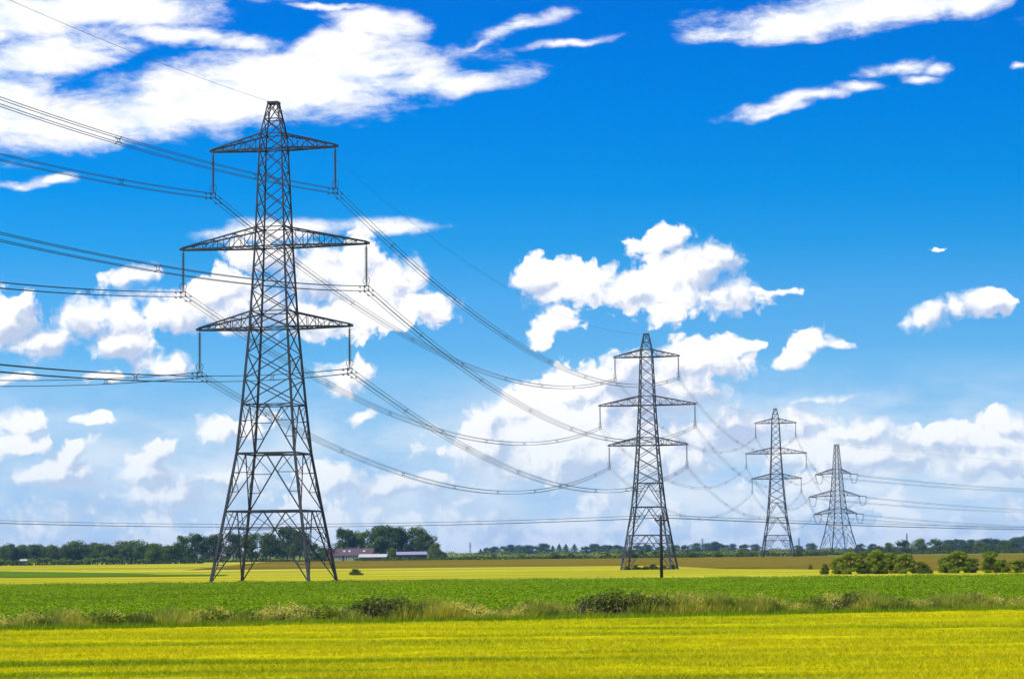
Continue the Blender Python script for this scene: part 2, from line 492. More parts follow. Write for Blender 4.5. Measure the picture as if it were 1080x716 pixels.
def tag(o, label=None, cat=None, group=None, kind=None):
    if label: o['label'] = label
    if cat: o['category'] = cat
    if group: o['group'] = group
    if kind: o['kind'] = kind
    return o


def empty(name, loc, rz=0, label=None, cat=None, group=None):
    o = bpy.data.objects.new(name, None); C.objects.link(o)
    o.location = loc; o.rotation_euler = (0, 0, rz)
    return tag(o, label, cat, group)


def copy_tree(o, parent=None):
    c = o.copy(); C.objects.link(c)
    if parent: c.parent = parent
    for ch in list(o.children): copy_tree(ch, c)
    return c


def poly_mesh(name, verts, k, m, parent=None):
    """verts (n,k,3) array -> n separate k-gons"""
    n = len(verts)
    me = bpy.data.meshes.new(name)
    me.vertices.add(n * k); me.vertices.foreach_set('co', verts.astype(np.float32).ravel())
    me.loops.add(n * k); me.loops.foreach_set('vertex_index', np.arange(n * k, dtype=np.int32))
    me.polygons.add(n); me.polygons.foreach_set('loop_start', np.arange(0, n * k, k, dtype=np.int32))
    me.update(calc_edges=True); me.materials.append(m)
    o = bpy.data.objects.new(name, me); C.objects.link(o)
    if parent: o.parent = parent
    return o


def leaf_quads(pos, nrm, size, rng, aspect=0.6, jitter=0.6):
    n = len(pos)
    d = nrm + rng.normal(0, jitter, (n, 3)); d /= np.linalg.norm(d, axis=1, keepdims=True) + 1e-9
    t = rng.normal(0, 1, (n, 3)); t -= d * (t * d).sum(1, keepdims=True); t /= np.linalg.norm(t, axis=1, keepdims=True) + 1e-9
    b = np.cross(d, t)
    s = (size * rng.uniform(0.6, 1.35, n))[:, None]
    a = t * s * 0.5; c = b * s * 0.5 * aspect
    return np.stack([pos - a, pos - c * 1.0, pos + a, pos + c * 1.0], 1)


def blades(x, y, z, h, w, rng, lean=0.25):
    n = len(x); th = rng.uniform(0, 2 * np.pi, n)
    lx = rng.normal(0, lean, n) * h; ly = rng.normal(0, lean, n) * h
    ox = np.cos(th) * w / 2; oy = np.sin(th) * w / 2
    return np.stack([np.stack([x - ox, y - oy, z], 1), np.stack([x + ox, y + oy, z], 1), np.stack([x + lx, y + ly, z + h], 1)], 1)


# ------------------------------------------------------------------ terrain
KY = [-3000, 270, 400, 518, 620, 825, 1150, 3000, 26000]
KZ = [0, 0, -0.48, -1.1, -0.9, 0.36, 0.47, 0.6, 0.9]


def zt(y):
    return np.interp(y, KY, KZ)


def sheet(name, m, front, back, x0, x1, nx, ny, off, bumps=0.0, seed=0, kind='structure'):
    rng = np.random.default_rng(seed)
    xs = np.linspace(x0, x1, nx)
    v = []
    for j in range(ny + 1):
        t = j / ny
        for x in xs:
            y = front(x) * (1 - t) + back(x) * t
            z = float(zt(y)) + off
            if bumps: z += rng.uniform(-bumps, bumps)
            v.append((x, y, z))
    f = [(j * nx + i, j * nx + i + 1, (j + 1) * nx + i + 1, (j + 1) * nx + i) for j in range(ny) for i in range(nx - 1)]
    me = bpy.data.meshes.new(name); me.from_pydata(v, [], f); me.materials.append(m); me.shade_smooth()
    o = bpy.data.objects.new(name, me); C.objects.link(o)
    return tag(o, kind=kind)


# one ground sheet to the horizon
gv, gf = [], []
for i, y in enumerate(KY):
    gv += [(-14000, y, zt(y) if y > 260 else -0.05), (14000, y, zt(y) if y > 260 else -0.05)]
for i in range(len(KY) - 1): gf.append((2 * i, 2 * i + 1, 2 * i + 3, 2 * i + 2))
me = bpy.data.meshes.new('ground'); me.from_pydata(gv, [], gf); me.materials.append(M['ground'])
o = bpy.data.objects.new('ground', me); C.objects.link(o); tag(o, kind='structure')


def verge(x): return 97.0 + (x + 20.0) * 0.386      # where the barley stops, in front of the ditch
def crop0(x): return verge(x) + 5.0
def crop1(x): return 228.0 + 0 * x


sheet('barley_field', M['barley_sheet'], lambda x: 12.0, lambda x: verge(x), -70, 70, 141, 120, 0.06, 0.035, 1)
sheet('ditch_bank', M['soil'], lambda x: verge(x) - 0.05, lambda x: crop0(x) + 0.3, -90, 110, 60, 6, 0.02, 0.0, 2)
sheet('leafy_crop_field', M['green_sheet'], crop0, crop1, -140, 140, 140, 60, 0.30, 0.04, 3)
sheet('yellow_meadow', M['meadow'], lambda x: 228.0, lambda x: 622.0, -500, 500, 3, 90, 0.06)
sheet('brown_field', M['brown'], lambda x: float(np.interp(x, [36, 58, 80], [622, 345, 300])), lambda x: 835.0, gx(195, 622), 60, 120, 60, 0.12)
sheet('brown_field', M['brown'], lambda x: float(np.interp(x, [36, 58, 80], [622, 345, 300])), lambda x: 835.0, 60, 700, 90, 60, 0.12)
sheet('far_meadow', M['meadow'], lambda x: 622.0, lambda x: 835.0, -700, gx(195, 622) - 0.5, 3, 50, 0.06)
# wedge of darker crop on the left
wx1 = gx(235, 392)
sheet('dark_crop_strip', M['dark_crop'], lambda x: 400.0 - 10 * max(0, (x + 95) / (wx1 + 95)),
      lambda x: (400 - 10 * max(0, (x + 95) / (wx1 + 95))) + 2 + 236 * min(1, max(0, (wx1 - x) / 86.0)) ** 0.6, -260, wx1, 110, 60, 0.14)

# ------------------------------------------------------------------ barley ears, leaf crop, rough verge (uncountable)
rng = np.random.default_rng(11)


def in_view(x, y, pad=4.0):
    return np.abs(x) < 0.2125 * y + pad


n = 900000
u = rng.uniform(0, 1, n)
y = 1.0 / (1 / 38.0 + u * (1 / 125.0 - 1 / 38.0))            # denser close by
x = rng.uniform(-1, 1, n) * (0.2125 * y + 4)
k = (y < 97.0 + (x + 20.0) * 0.386 - 0.3) & (rng.uniform(0, 1, n) < 0.62)
x, y = x[k], y[k]
wave = sum(a_ * np.sin(x * kx + y * ky + ph + 1.5 * np.sin(x * kx * 1.7 + ph)) for a_, kx, ky, ph in
           ((0.016, 0.05, 0.9, 0.3), (0.014, -0.09, 1.7, 2.1), (0.016, 0.13, 0.55, 4.0), (0.01, -0.21, 2.9, 1.0), (0.012, 0.33, 0.37, 5.2)))
q = blades(x, y, np.full(len(x), 0.0), np.maximum(0.05, rng.uniform(0.09, 0.17, len(x)) + wave), rng.uniform(0.03, 0.06, len(x)), rng, 0.85)
tag(poly_mesh('barley', q, 3, M['ears']), 'ripening yellow barley filling the near field', 'barley', kind='stuff')

n = 650000
u = rng.uniform(0, 1, n)
y = 1.0 / (1 / 92.0 + u * (1 / 230.0 - 1 / 92.0))
x = rng.uniform(-1, 1, n) * (0.2125 * y + 6)
k = (y > 97.0 + (x + 20.0) * 0.386 + 4.6) & (y < 229)
x, y = x[k], y[k]
clump = 0.05 * np.sin(x * 1.9 + 2 * np.sin(y * 0.31)) * np.sin(y * 2.3)
pos = np.stack([x, y, rng.uniform(0.30, 0.50, len(x)) + clump], 1)
nr = np.zeros_like(pos); nr[:, 2] = 1
q = leaf_quads(pos, nr, np.full(len(x), 0.115), rng, 0.75, 0.36)
tag(poly_mesh('leaf_crop', q, 4, M['cropleaf']), 'low bright green leafy crop beyond the ditch', 'crop', kind='stuff')

# rough grass along the ditch
n = 370000
x = rng.uniform(-42, 62, n); t = rng.beta(1.3, 1.5, n) * 6.4 - 0.5
y = 97.0 + (x + 20.0) * 0.386 + t
hh = 0.36 + 0.20 * np.sin(x * 0.9 + 1.7 * np.sin(x * 0.37)) + 0.1 * np.sin(x * 2.7 + y)
tuft = np.random.default_rng(77).uniform(0.55, 1.35, (400, 60))
tf = tuft[(np.floor((x + 60) / 0.45).astype(int)) % 400, (np.floor((y - 60) / 0.6).astype(int)) % 60]
hh = hh * tf
hh = hh + 0.18 * np.exp(-((x + 6.5) / 4.5) ** 2) + 0.18 * np.exp(-((x - 6.5) / 4.0) ** 2) + 0.12 * np.exp(-((x - 17) / 4.0) ** 2)
h = np.clip(hh, 0.16, 1.2) * rng.uniform(0.6, 1.3, n)
q = blades(x, y, np.zeros(n), h, rng.uniform(0.025, 0.06, n), rng, 0.30)
tag(poly_mesh('rough_grass', q, 3, M['rough']), 'unmown olive and straw coloured grass along the ditch', 'grass', kind='stuff')
# broad-leaved growth mixed into the grass, pale flower heads on top
n = 138000
x = rng.uniform(-42, 62, n); t = rng.beta(1.3, 1.3, n) * 5.6 - 0.1
y = 97.0 + (x + 20.0) * 0.386 + t
top = 0.34 + 0.16 * np.sin(x * 1.3 + 2.0 * np.sin(x * 0.53)) + 0.14 * np.sin(x * 3.7 + y * 1.3) + 0.08 * np.sin(x * 8.1 - y * 2.0)
top = top + 0.26 * np.exp(-((x + 6.5) / 4.5) ** 2) + 0.30 * np.exp(-((x - 6.5) / 4.0) ** 2) + 0.2 * np.exp(-((x - 17) / 5.0) ** 2)
z = np.clip(top, 0.10, 1.0) * rng.uniform(0.35, 1.12, n)
nr = np.stack([rng.normal(0, .4, n), rng.normal(-.4, .4, n), np.full(n, 0.9)], 1)
q = leaf_quads(np.stack([x, y, z], 1), nr, np.full(n, 0.10), rng, 0.6, 0.3)
tag(poly_mesh('bank_herbs', q, 4, M['herb']), 'mixed olive herbs and pale flower heads in the ditch grass', 'herbs', kind='stuff')
# green edge grass just in front
n = 62000
x = rng.uniform(-44, 62, n); y = 97.0 + (x + 20.0) * 0.386 + rng.uniform(-1.6, 0.4, n)
q = blades(x, y, np.zeros(n), rng.uniform(0.14, 0.34, n), rng.uniform(0.02, 0.045, n), rng, 0.35)
tag(poly_mesh('edge_grass', q, 3, M['cropleaf']), 'short green grass edging the barley', 'grass', kind='stuff')
# pale grass at the far side of the leafy crop and round the foot of the second pylon
n = 26000
x = rng.uniform(-62, 66, n); y = rng.uniform(229, 233, n)
q = blades(x, y, np.zeros(n), rng.uniform(0.25, 0.62, n) * (0.75 + 0.25 * np.sin(x * 0.7)), rng.uniform(0.05, 0.1, n), rng, 0.3)
tag(poly_mesh('field_edge_grass', q, 3, M['rough']), 'pale grass strip between the green crop and the yellow meadow', 'grass', kind='stuff')

# ------------------------------------------------------------------ weeds in the ditch : each clump a thing
def weed_clump(h, wid, seed, seeds=True):
    r = np.random.default_rng(seed)
    root = bpy.data.objects.new('weed_clump', None); C.objects.link(root)
    nl = int(900 * wid * h)
    p = np.stack([r.normal(0, wid * 0.32, nl), r.normal(0, 0.35, nl), np.abs(r.uniform(0, 1, nl)) ** 0.8 * h], 1)
    p[:, 2] *= np.clip(1.1 - (np.abs(p[:, 0]) / wid) ** 2, 0.3, 1.1) * r.uniform(0.8, 1.1, nl)
    nn = r.normal(0, 1, p.shape); nn[:, 2] += 1.0
    poly_mesh('foliage', leaf_quads(p, nn, np.full(nl, 0.12), r, 0.55, 0.3), 4, M['weed'] if seeds else M['bush'], root)
    ns = int(70 * wid)
    x = r.normal(0, wid * 0.34, ns); yy = r.normal(0, 0.35, ns)
    ss = poly_mesh('seed_stems', blades(x, yy, np.zeros(ns), r.uniform(0.7, 1.25, ns) * h, np.full(ns, 0.05), r, 0.12), 3, M['seed' if seeds else 'weed'], root)
    ss['kind'] = 'stuff'
    return root


weeds = [(395, 1.0, 1.5, 1), (408, 0.9, 1.2, 1), (620, 0.9, 1.2, 1), (645, 1.1, 1.4, 1), (668, 1.0, 1.3, 1), (692, 0.85, 1.3, 1), (108, 0.62, 2.2, 0), (385, 0.85, 1.3, 1), (420, 0.95, 1.5, 1), (432, 0.8, 0.9, 0), (340, 0.7, 1.2, 0), (225, 0.65, 0.9, 0), (635, 0.95, 1.2, 1),
         (655, 1.0, 1.4, 0), (680, 0.85, 1.2, 1), (705, 0.75, 1.0, 0), (262, 0.6, 1.2, 0), (775, 0.7, 0.9, 0), (860, 0.75, 0.9, 0),
         (948, 0.65, 0.9, 0), (750, 0.7, 0.7, 0), (895, 0.85, 1.2, 1), (1010, 0.6, 1.1, 0)]
ordn = ['leftmost', 'second', 'third', 'fourth', 'fifth', 'sixth', 'seventh', 'eighth', 'ninth', 'tenth', 'eleventh', 'twelfth', 'thirteenth',
        'fourteenth', 'fifteenth', 'sixteenth', 'seventeenth', 'eighteenth', 'nineteenth', 'twentieth'] + ['twenty-' + q_ for q_ in ('first', 'second', 'third', 'fourth', 'fifth', 'sixth', 'seventh', 'eighth', 'ninth')] + ['thirtieth']


def nth(i): return ordn[i] + (' from the left' if i else '')


for i, (px, h, w, s) in enumerate(sorted(weeds)):
    d = 100.0
    for _ in range(4): d = verge(gx(px, d)) + 0.7
    o = weed_clump(h, w, 40 + i, bool(s))
    o.location = (gx(px, d), d, 0)
    tag(o, ('%s weed clump in the ditch, ' % nth(i)) + ('tall with brown seed heads' if s else 'dark green and leafy'),
        'weeds', 'weed clumps along the ditch')

# ------------------------------------------------------------------ pylons
def wid_susp(h): return float(np.interp(h, [0, 7.4, 13.4, 18.5, 26.6, 35.2, 45.7, 47.2, 50.5], [10.5, 8.1, 6.25, 5.35, 4.1, 3.2, 2.45, 2.25, 1.0]))
def wid_tens(h): return float(np.interp(h, [0, 9.5, 19, 27.2, 37.6, 51], [14.0, 9.6, 6.4, 4.8, 3.4, 1.7]))


FACES = [((-1, -1), (1, -1)), ((1, -1), (1, 1)), ((1, 1), (-1, 1)), ((-1, 1), (-1, -1))]


def insulator(parent, top, direction, length, m=None):
    """string of discs from top, along direction; sub-parts: ring and yoke"""
    top = Vector(top); d = Vector(direction).normalized()
    b = MB()
    pts, rs = [], []
    nd = 22; step = (length - 0.6) / nd
    pts.append(top); rs.append(0.03)
    for i in range(nd):
        s0 = 0.3 + i * step
        for (ds, r) in ((0.0, 0.05), (step * 0.25, 0.20), (step * 0.5, 0.17), (step * 0.6, 0.05)):
            pts.append(top + d * (s0 + ds)); rs.append(r)
    pts.append(top + d * length); rs.append(0.03)
    b.tube(pts, rs, 8)
    ins = b.build('insulator_string', M['porcelain'], parent)
    e = top + d * (length - 0.55)
    rb = MB()
    side = Vector((1, 0, 0)) if abs(d.z) > 0.7 else Vector((0, 0, 1)).cross(d).normalized()
    c = [e + side * 0.38 * math.sin(t) * 1.0 + d * (-0.38 * math.cos(t)) for t in np.linspace(0.5, 2 * math.pi - 0.5, 14)]
    rb.tube(c, 0.035, 5)
    rb.build('arcing_ring', M['steel'], ins)
    yb = MB()
    f = top + d * length
    yb.box(tuple(f), (0.62, 0.10, 0.12)); yb.bar(f + Vector((-.25, 0, 0)), f + Vector((-.25, 0, -.55)), 0.07); yb.bar(f + Vector((.25, 0, 0)), f + Vector((.25, 0, -.55)), 0.07)
    yb.box((f.x, f.y, f.z - 0.52), (0.62, 0.10, 0.08))
    yb.build('yoke_plate', M['steel'], ins)


def arm(parent, s, zb, zt_, L, wf, nseg, dt, steel, tipz=0.0):
    b = MB()
    wb, wt = wf(zb) / 2, wf(zt_) / 2
    for sy in (-1, 1):
        B0 = Vector((s * wb, sy * wb, zb)); T0 = Vector((s * wt, sy * wt, zt_)); TP = Vector((s * L, sy * 0.16, zb + tipz))
        TT = TP + Vector((0, 0, 0.22))
        b.bar(B0, TP, dt * 1.5); b.bar(T0, TT, dt * 1.4)
        pb, ptt = [B0.lerp(TP, i / nseg) for i in range(nseg + 1)], [T0.lerp(TT, i / nseg) for i in range(nseg + 1)]
        for i in range(nseg - 1):
            b.bar(pb[i + 1], ptt[i + 1], dt * 0.6)
            b.bar(ptt[i], pb[i + 1], dt * 0.6) if i % 2 == 0 else b.bar(pb[i], ptt[i + 1], dt * 0.6)
    for i in range(nseg):
        f = lambda t, sy, top: (Vector((s * (wt if top else wb), sy * (wt if top else wb), zt_ if top else zb)).lerp(Vector((s * L, sy * .16, zb + tipz)), t))
        b.bar(f(i / nseg, -1, False), f((i + 1) / nseg, 1, False), dt * 0.6)
        b.bar(f(i / nseg, 1, False), f((i + 1) / nseg, -1, False), dt * 0.6)
        if i: b.bar(f(i / nseg, -1, False), f(i / nseg, 1, False), dt * 0.6); b.bar(f(i / nseg, -1, True), f(i / nseg, 1, True), dt * 0.6)
    b.box((s * L, 0, zb + tipz + 0.08), (0.5, 0.46, 0.24))
    b.build('crossarm', steel, parent)


ARMS = [(26.6, 28.3, 8.3, 6), (35.2, 37.2, 10.15, 7), (45.6, 47.2, 6.82, 5)]


def make_suspension(dt, steel):
    root = empty('electricity_pylon', (0, 0, 0))
    wf = wid_susp
    hs = [0, 2.5, 5.0, 7.4, 10.4, 13.4, 16, 18.5, 21.2, 23.9, 26.6, 28.3, 30.5, 32.9, 35.2, 37.2, 39.3, 41.4, 43.5, 45.6, 47.2, 48.8, 50.5]
    for sx in (-1, 1):
        for sy in (-1, 1):
            b = MB()
            for a, c in zip(hs[:-1], hs[1:]):
                b.bar((sx * wf(a) / 2, sy * wf(a) / 2, a), (sx * wf(c) / 2, sy * wf(c) / 2, c), dt * np.interp(a, [0, 26, 50], [2.5, 1.9, 1.0]))
            b.box((sx * wf(0) / 2, sy * wf(0) / 2, 0.0), (0.7, 0.7, 0.3))
            b.build('leg', steel, root)
    b = MB()
    def P(c, h): return Vector((c[0] * wf(h) / 2, c[1] * wf(h) / 2, h))
    for (a, c) in FACES:
        # crossed panels
        for h0, h1 in zip(hs[7:-1], hs[8:]):
            k = dt * np.interp(h0, [18, 50], [0.95, 0.75])
            b.bar(P(a, h0), P(c, h1), k); b.bar(P(c, h0), P(a, h1), k)
        for h in (18.5, 26.6, 28.3, 35.2, 37.2, 45.6, 47.2, 48.8, 50.5):
            b.bar(P(a, h), P(c, h), dt * 0.9)
        # belts
        for h, kk in ((7.4, 1.7), (13.4, 1.7), (18.5, 0.9)): b.bar(P(a, h), P(c, h), dt * kk)
        # big inverted Vs with secondary members
        for h0, h1, subs in ((13.4, 18.5, 2), (7.4, 13.4, 2), (0.0, 7.4, 3)):
            mid = (P(a, h1) + P(c, h1)) / 2
            for cc_ in (a, c):
                foot = P(cc_, h0)
                b.bar(mid, foot, dt * 1.05)
                prev = None
                for i in range(1, subs + 1):
                    t = i / (subs + 1); hh = h0 + (h1 - h0) * t
                    L_ = P(cc_, hh); Dg = foot.lerp(mid, t)
                    b.bar(L_, Dg, dt * 0.7)
                    if prev is not None: b.bar(prev, Dg if i % 2 else L_, dt * 0.6)
                    b.bar(Dg, P(cc_, h0 + (h1 - h0) * (i + 1) / (subs + 1)), dt * 0.6)
                    prev = L_
        # lower W
        m1 = P(a, 7.4).lerp(P(c, 7.4), 0.33); m2 = P(a, 7.4).lerp(P(c, 7.4), 0.67); lo = P(a, 4.4).lerp(P(c, 4.4), 0.5)
        b.bar(P(a, 5.7), P(c, 5.7), dt * 0.6)
        b.bar(m1, P(a, 3.9), dt * 0.7); b.bar(m2, P(c, 3.9), dt * 0.7)
    for h in (7.4, 13.4, 18.5, 26.6, 35.2, 45.6):
        b.bar(P((-1, -1), h), P((1, 1), h), dt * 0.7); b.bar(P((1, -1), h), P((-1, 1), h), dt * 0.7)
    b.build('lattice_bracing', steel, root)
    # climbing guard : outward frames round the legs at about three metres
    for sx in (-1, 1):
        for sy in (-1, 1):
            g_ = MB(); w = wf(3.1) / 2; e = 0.55
            for k in range(3):
                z = 2.9 + 0.16 * k
                c4 = [(sx * w + i * e, sy * w + j * e, z) for i, j in ((-1, -1), (1, -1), (1, 1), (-1, 1))]
                for i in range(4):
                    g_.bar(c4[i], c4[(i + 1) % 4], dt * 0.32)
                    if k == 0: g_.bar(c4[i], (c4[i][0], c4[i][1], 3.22), dt * 0.32)
            g_.build('climbing_guard', steel, root)
    pk = MB(); pk.box((0, 0, 50.6), (1.2, 1.1, 0.16)); pk.bar((0, 0, 50.5), (0, 0, 49.9), 0.08)
    pk.build('peak_cap', steel, root)
    for (zb, ztp, L, ns) in ARMS:
        for s in (-1, 1):
            arm(root, s, zb, ztp, L, wf, ns, dt, steel)
            insulator(root, (s * (L - 0.1), 0, zb - 0.02), (0, 0, -1), 4.4)
    return root


HEAD = 11.4
TW = [(gx(289.6, 258.4), 258.4, 0.0, HEAD, 1.0), (gx(685.0, 517), 517.0, -1.1, 11.2, 0.977), (gx(820.6, 827), 827.0, 0.36, 11.0, 0.98), (gx(884.8, 1150), 1150.0, 0.47, 33.0, 0.995)]
near = make_suspension(0.115, M['steel'])
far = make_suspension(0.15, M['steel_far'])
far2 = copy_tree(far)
for o, t in zip((near, far, far2), TW[:3]):
    o.location = (t[0], t[1], t[2]); o.rotation_euler = (0, 0, R(-t[3])); o.scale = (1, 1, t[4])
tag(near, 'nearest and tallest lattice steel pylon, standing at the left edge of the yellow meadow', 'pylon', 'lattice pylons of the power line')
tag(far, 'second pylon, standing beyond the wooden pole with scrub round its feet', 'pylon', 'lattice pylons of the power line')
tag(far2, 'third pylon with hanging insulators, at the far edge of the brown field', 'pylon', 'lattice pylons of the power line')


# tension pylon
TARMS = [(19.0, 21.2, (12.0, 9.6)), (27.2, 29.6, (14.4, 11.2)), (37.6, 39.8, (10.8, 7.0))]
T5 = Vector((TW[3][0] + 290, 1395, 0.5))


def loc_to_world(t, p):
    a = R(-t[3]); c, s = math.cos(a), math.sin(a)
    return Vector((t[0] + p[0] * c - p[1] * s, t[1] + p[0] * s + p[1] * c, t[2] + p[2] * t[4]))


def make_tension():
    steel = M['steel_far']; dt = 0.19
    root = empty('electricity_pylon', (0, 0, 0)); wf = wid_tens
    hs = [0, 5, 9.5, 14.5, 19, 21.2, 24.2, 27.2, 29.6, 32.2, 35, 37.6, 39.8, 42.5, 45.5, 48.3, 51]
    for sx in (-1, 1):
        for sy in (-1, 1):
            b = MB()
            for a, c in zip(hs[:-1], hs[1:]):
                b.bar((sx * wf(a) / 2, sy * wf(a) / 2, a), (sx * wf(c) / 2, sy * wf(c) / 2, c), dt * np.interp(a, [0, 26, 50], [2.1, 1.7, 0.9]))
            b.build('leg', steel, root)
    b = MB()
    def P(c, h): return Vector((c[0] * wf(h) / 2, c[1] * wf(h) / 2, h))
    for (a, c) in FACES:
        for h0, h1 in zip(hs[2:-1], hs[3:]):
            b.bar(P(a, h0), P(c, h1), dt * 0.8); b.bar(P(c, h0), P(a, h1), dt * 0.8)
        for h in hs[2:]: b.bar(P(a, h), P(c, h), dt * 0.6)
        mid = (P(a, 9.5) + P(c, 9.5)) / 2
        for q_ in (a, c):
            b.bar(mid, P(q_, 0), dt); b.bar(P(q_, 5), P(q_, 0).lerp(mid, .5), dt * 0.7); b.bar(P(q_, 9.5), P(q_, 0).lerp(mid, .5), dt * 0.6)
        b.bar(P(a, 1.2), P(c, 1.2), dt * 0.6)
    b.build('lattice_bracing', steel, root)
    pk = MB(); pk.box((0, 0, 51.1), (1.9, 1.8, 0.2)); pk.build('peak_cap', steel, root)
    t = TW[3]
    for (zb, ztp, Ls) in TARMS:
        for s, L in zip((-1, 1), Ls):
            arm(root, s, zb, ztp, L, wf, 5, dt, steel, tipz=-0.4)
            ends = []
            for target in (TW[2], None):
                me_ = loc_to_world(t, (s * L, 0, zb - 0.4))
                tg = loc_to_world(TW[2], (s * 8.5, 0, zb)) if target else (T5 + Vector((s * 2, -s * 8, zb)))
                dw = (tg - me_); dw.z = -0.10 * dw.length * 0 - 12; dw.normalize()
                a = R(t[3]); dl = Vector((dw.x * math.cos(a) - dw.y * math.sin(a), dw.x * math.sin(a) + dw.y * math.cos(a), dw.z))
                insulator(root, (s * L, 0, zb - 0.4), dl, 4.6)
                ends.append(Vector((s * L, 0, zb - 0.4)) + dl * 4.6)
            jb = MB()
            for off in (-0.2, 0.2):
                pts = []
                for i in range(17):
                    q_ = i / 16; p = ends[0].lerp(ends[1], q_); p.z -= 4.4 * (1 - (2 * q_ - 1) ** 4 * 1.0) * 0.95; p.x += off
                    pts.append(p)
                jb.tube(pts, 0.07, 5)
            jb.build('jumper_loop', M['wire'], root)
    return root


ten = make_tension()
t = TW[3]
ten.location = (t[0], t[1], t[2]); ten.rotation_euler = (0, 0, R(-t[3])); ten.scale = (1, 1, t[4])
tag(ten, 'farthest of the four big pylons, broad-based with looped cables where the line turns right', 'pylon', 'lattice pylons of the power line')


# ------------------------------------------------------------------ conductors
def tp(t, x, z): return loc_to_world(t, (x, 0, z))


def span(a, b, sag, wires, r, label, nsp, cat='power cable', dampers=None, name='cable_bundle', seg=48, group='cable bundles of the power line'):
    a = Vector(a); b = Vector(b)
    root = empty(name, a, 0, label, cat, group)
    d = b - a; side = Vector((0, 0, 1)).cross(Vector((d.x, d.y, 0)).normalized()) * -1.0
    def pt(t, ox, oz):
        p = d * t; p.z -= 4 * sag * t * (1 - t)
        return p + side * ox + Vector((0, 0, oz))
    for (ox, oz) in wires:
        mb = MB()
        mb.tube([pt(i / seg, ox, oz) for i in range(seg + 1)], r, 5)
        mb.build('wire', M['wire'], root)
    if nsp:
        for i in range(nsp):
            t = (i + 0.75) / (nsp + 0.3)
            mb = MB()
            c = [pt(t, ox, oz) for (ox, oz) in wires]
            if len(c) == 4:
                mid = (c[0] + c[1] + c[2] + c[3]) / 4
                for q_ in c: mb.bar(mid.lerp(q_, 0.40), q_, 0.05); mb.box(tuple(q_), (0.08, 0.2, 0.08))
                ring = [mid + (q_ - mid) * 0.42 for q_ in (c[0], c[1], c[3], c[2], c[0])]
                mb.tube(ring, 0.035, 5)
            mb.build('spacer', M['steel'], root)
    for t0 in (dampers or []):
        for (ox, oz) in wires:
            mb = MB()
            p = pt(t0, ox, oz) + Vector((0, 0, -0.13)); dd = d.normalized()
            mb.bar(p - dd * 0.25, p + dd * 0.25, 0.03); mb.bar(p - dd * 0.28, p - dd * 0.14, 0.11, sides=6); mb.bar(p + dd * 0.14, p + dd * 0.28, 0.11, sides=6)
            mb.bar(p, p + Vector((0, 0, 0.13)), 0.04)
            mb.build('vibration_damper', M['steel'], root)
    return root


Q = [(-0.25, 0.0), (0.25, 0.0), (-0.25, -0.5), (0.25, -0.5)]
lev = ['lower', 'middle', 'upper']
T0 = (TW[0][0] - 53.5, -1.5, 0.0, HEAD, 1.0)
for li, (zb, ztp, L, ns) in enumerate(ARMS):
    zc = zb - 4.45
    for s, sd in ((-1, 'left'), (1, 'right')):
        X = s * (L - 0.1)
        span(tp(TW[0], X, zc), tp(T0, X, zc), 6.8, Q, 0.030, 'cable bundle running off the left edge from the %s %s arm of the nearest pylon' % (lev[li], sd), 7, dampers=(0.006,))
        span(tp(TW[0], X, zc), tp(TW[1], X, zc), 8.4, Q, 0.029, 'sagging cable bundle from the %s %s arm of the nearest pylon to the second' % (lev[li], sd), 8, dampers=(0.006,))
        span(tp(TW[1], X, zc), tp(TW[2], X, zc), 9.5, Q, 0.019, 'sagging cable bundle from the %s %s arm of the second pylon to the third' % (lev[li], sd), 7)
        tz, Lt = TARMS[li][0], TARMS[li][2][0 if s < 0 else 1]
        e3 = loc_to_world(TW[3], (s * Lt, 0, tz - 0.4)); e3 = e3 + (tp(TW[2], X, zc) - e3).normalized() * 4.5 + Vector((0, 0, -0.4))
        span(tp(TW[2], X, zc), e3, 9.0, Q, 0.020, 'sagging cable bundle from the %s %s arm of the third pylon to the fourth' % (lev[li], sd), 6)
        e4 = loc_to_world(TW[3], (s * Lt, 0, tz - 0.4)); tgt = T5 + Vector((s * 4.5, -s * 8, tz - 1))
        e4 = e4 + (tgt - e4).normalized() * 4.5 + Vector((0, 0, -0.4))
        span(e4, tgt, 6.2, Q, 0.034, 'cable bundle from the %s %s arm of the fourth pylon off the right edge' % (lev[li], sd), 6)
one = [(0, 0)]
kw = dict(name='earth_wire', group='earth wires over the pylons')
span(tp(TW[0], 0, 50.6), tp(T0, 0, 50.6), 5.5, one, 0.017, 'thin top wire from the nearest pylon peak to the left edge', 0, **kw)
span(tp(TW[0], 0, 50.6), tp(TW[1], 0, 50.6), 6.3, one, 0.016, 'thin top wire between the peaks of the nearest and second pylons', 0, **kw)
span(tp(TW[1], 0, 50.6), tp(TW[2], 0, 50.6), 7.0, one, 0.018, 'thin top wire between the peaks of the second and third pylons', 0, **kw)
span(tp(TW[2], 0, 50.6), tp(TW[3], 0, 51.1), 7.0, one, 0.018, 'thin top wire between the peaks of the third and fourth pylons', 0, **kw)
span(tp(TW[3], 0, 51.1), T5 + Vector((0, 0, 51)), 6.0, one, 0.03, 'thin top wire from the fourth pylon peak off the right edge', 0, **kw)


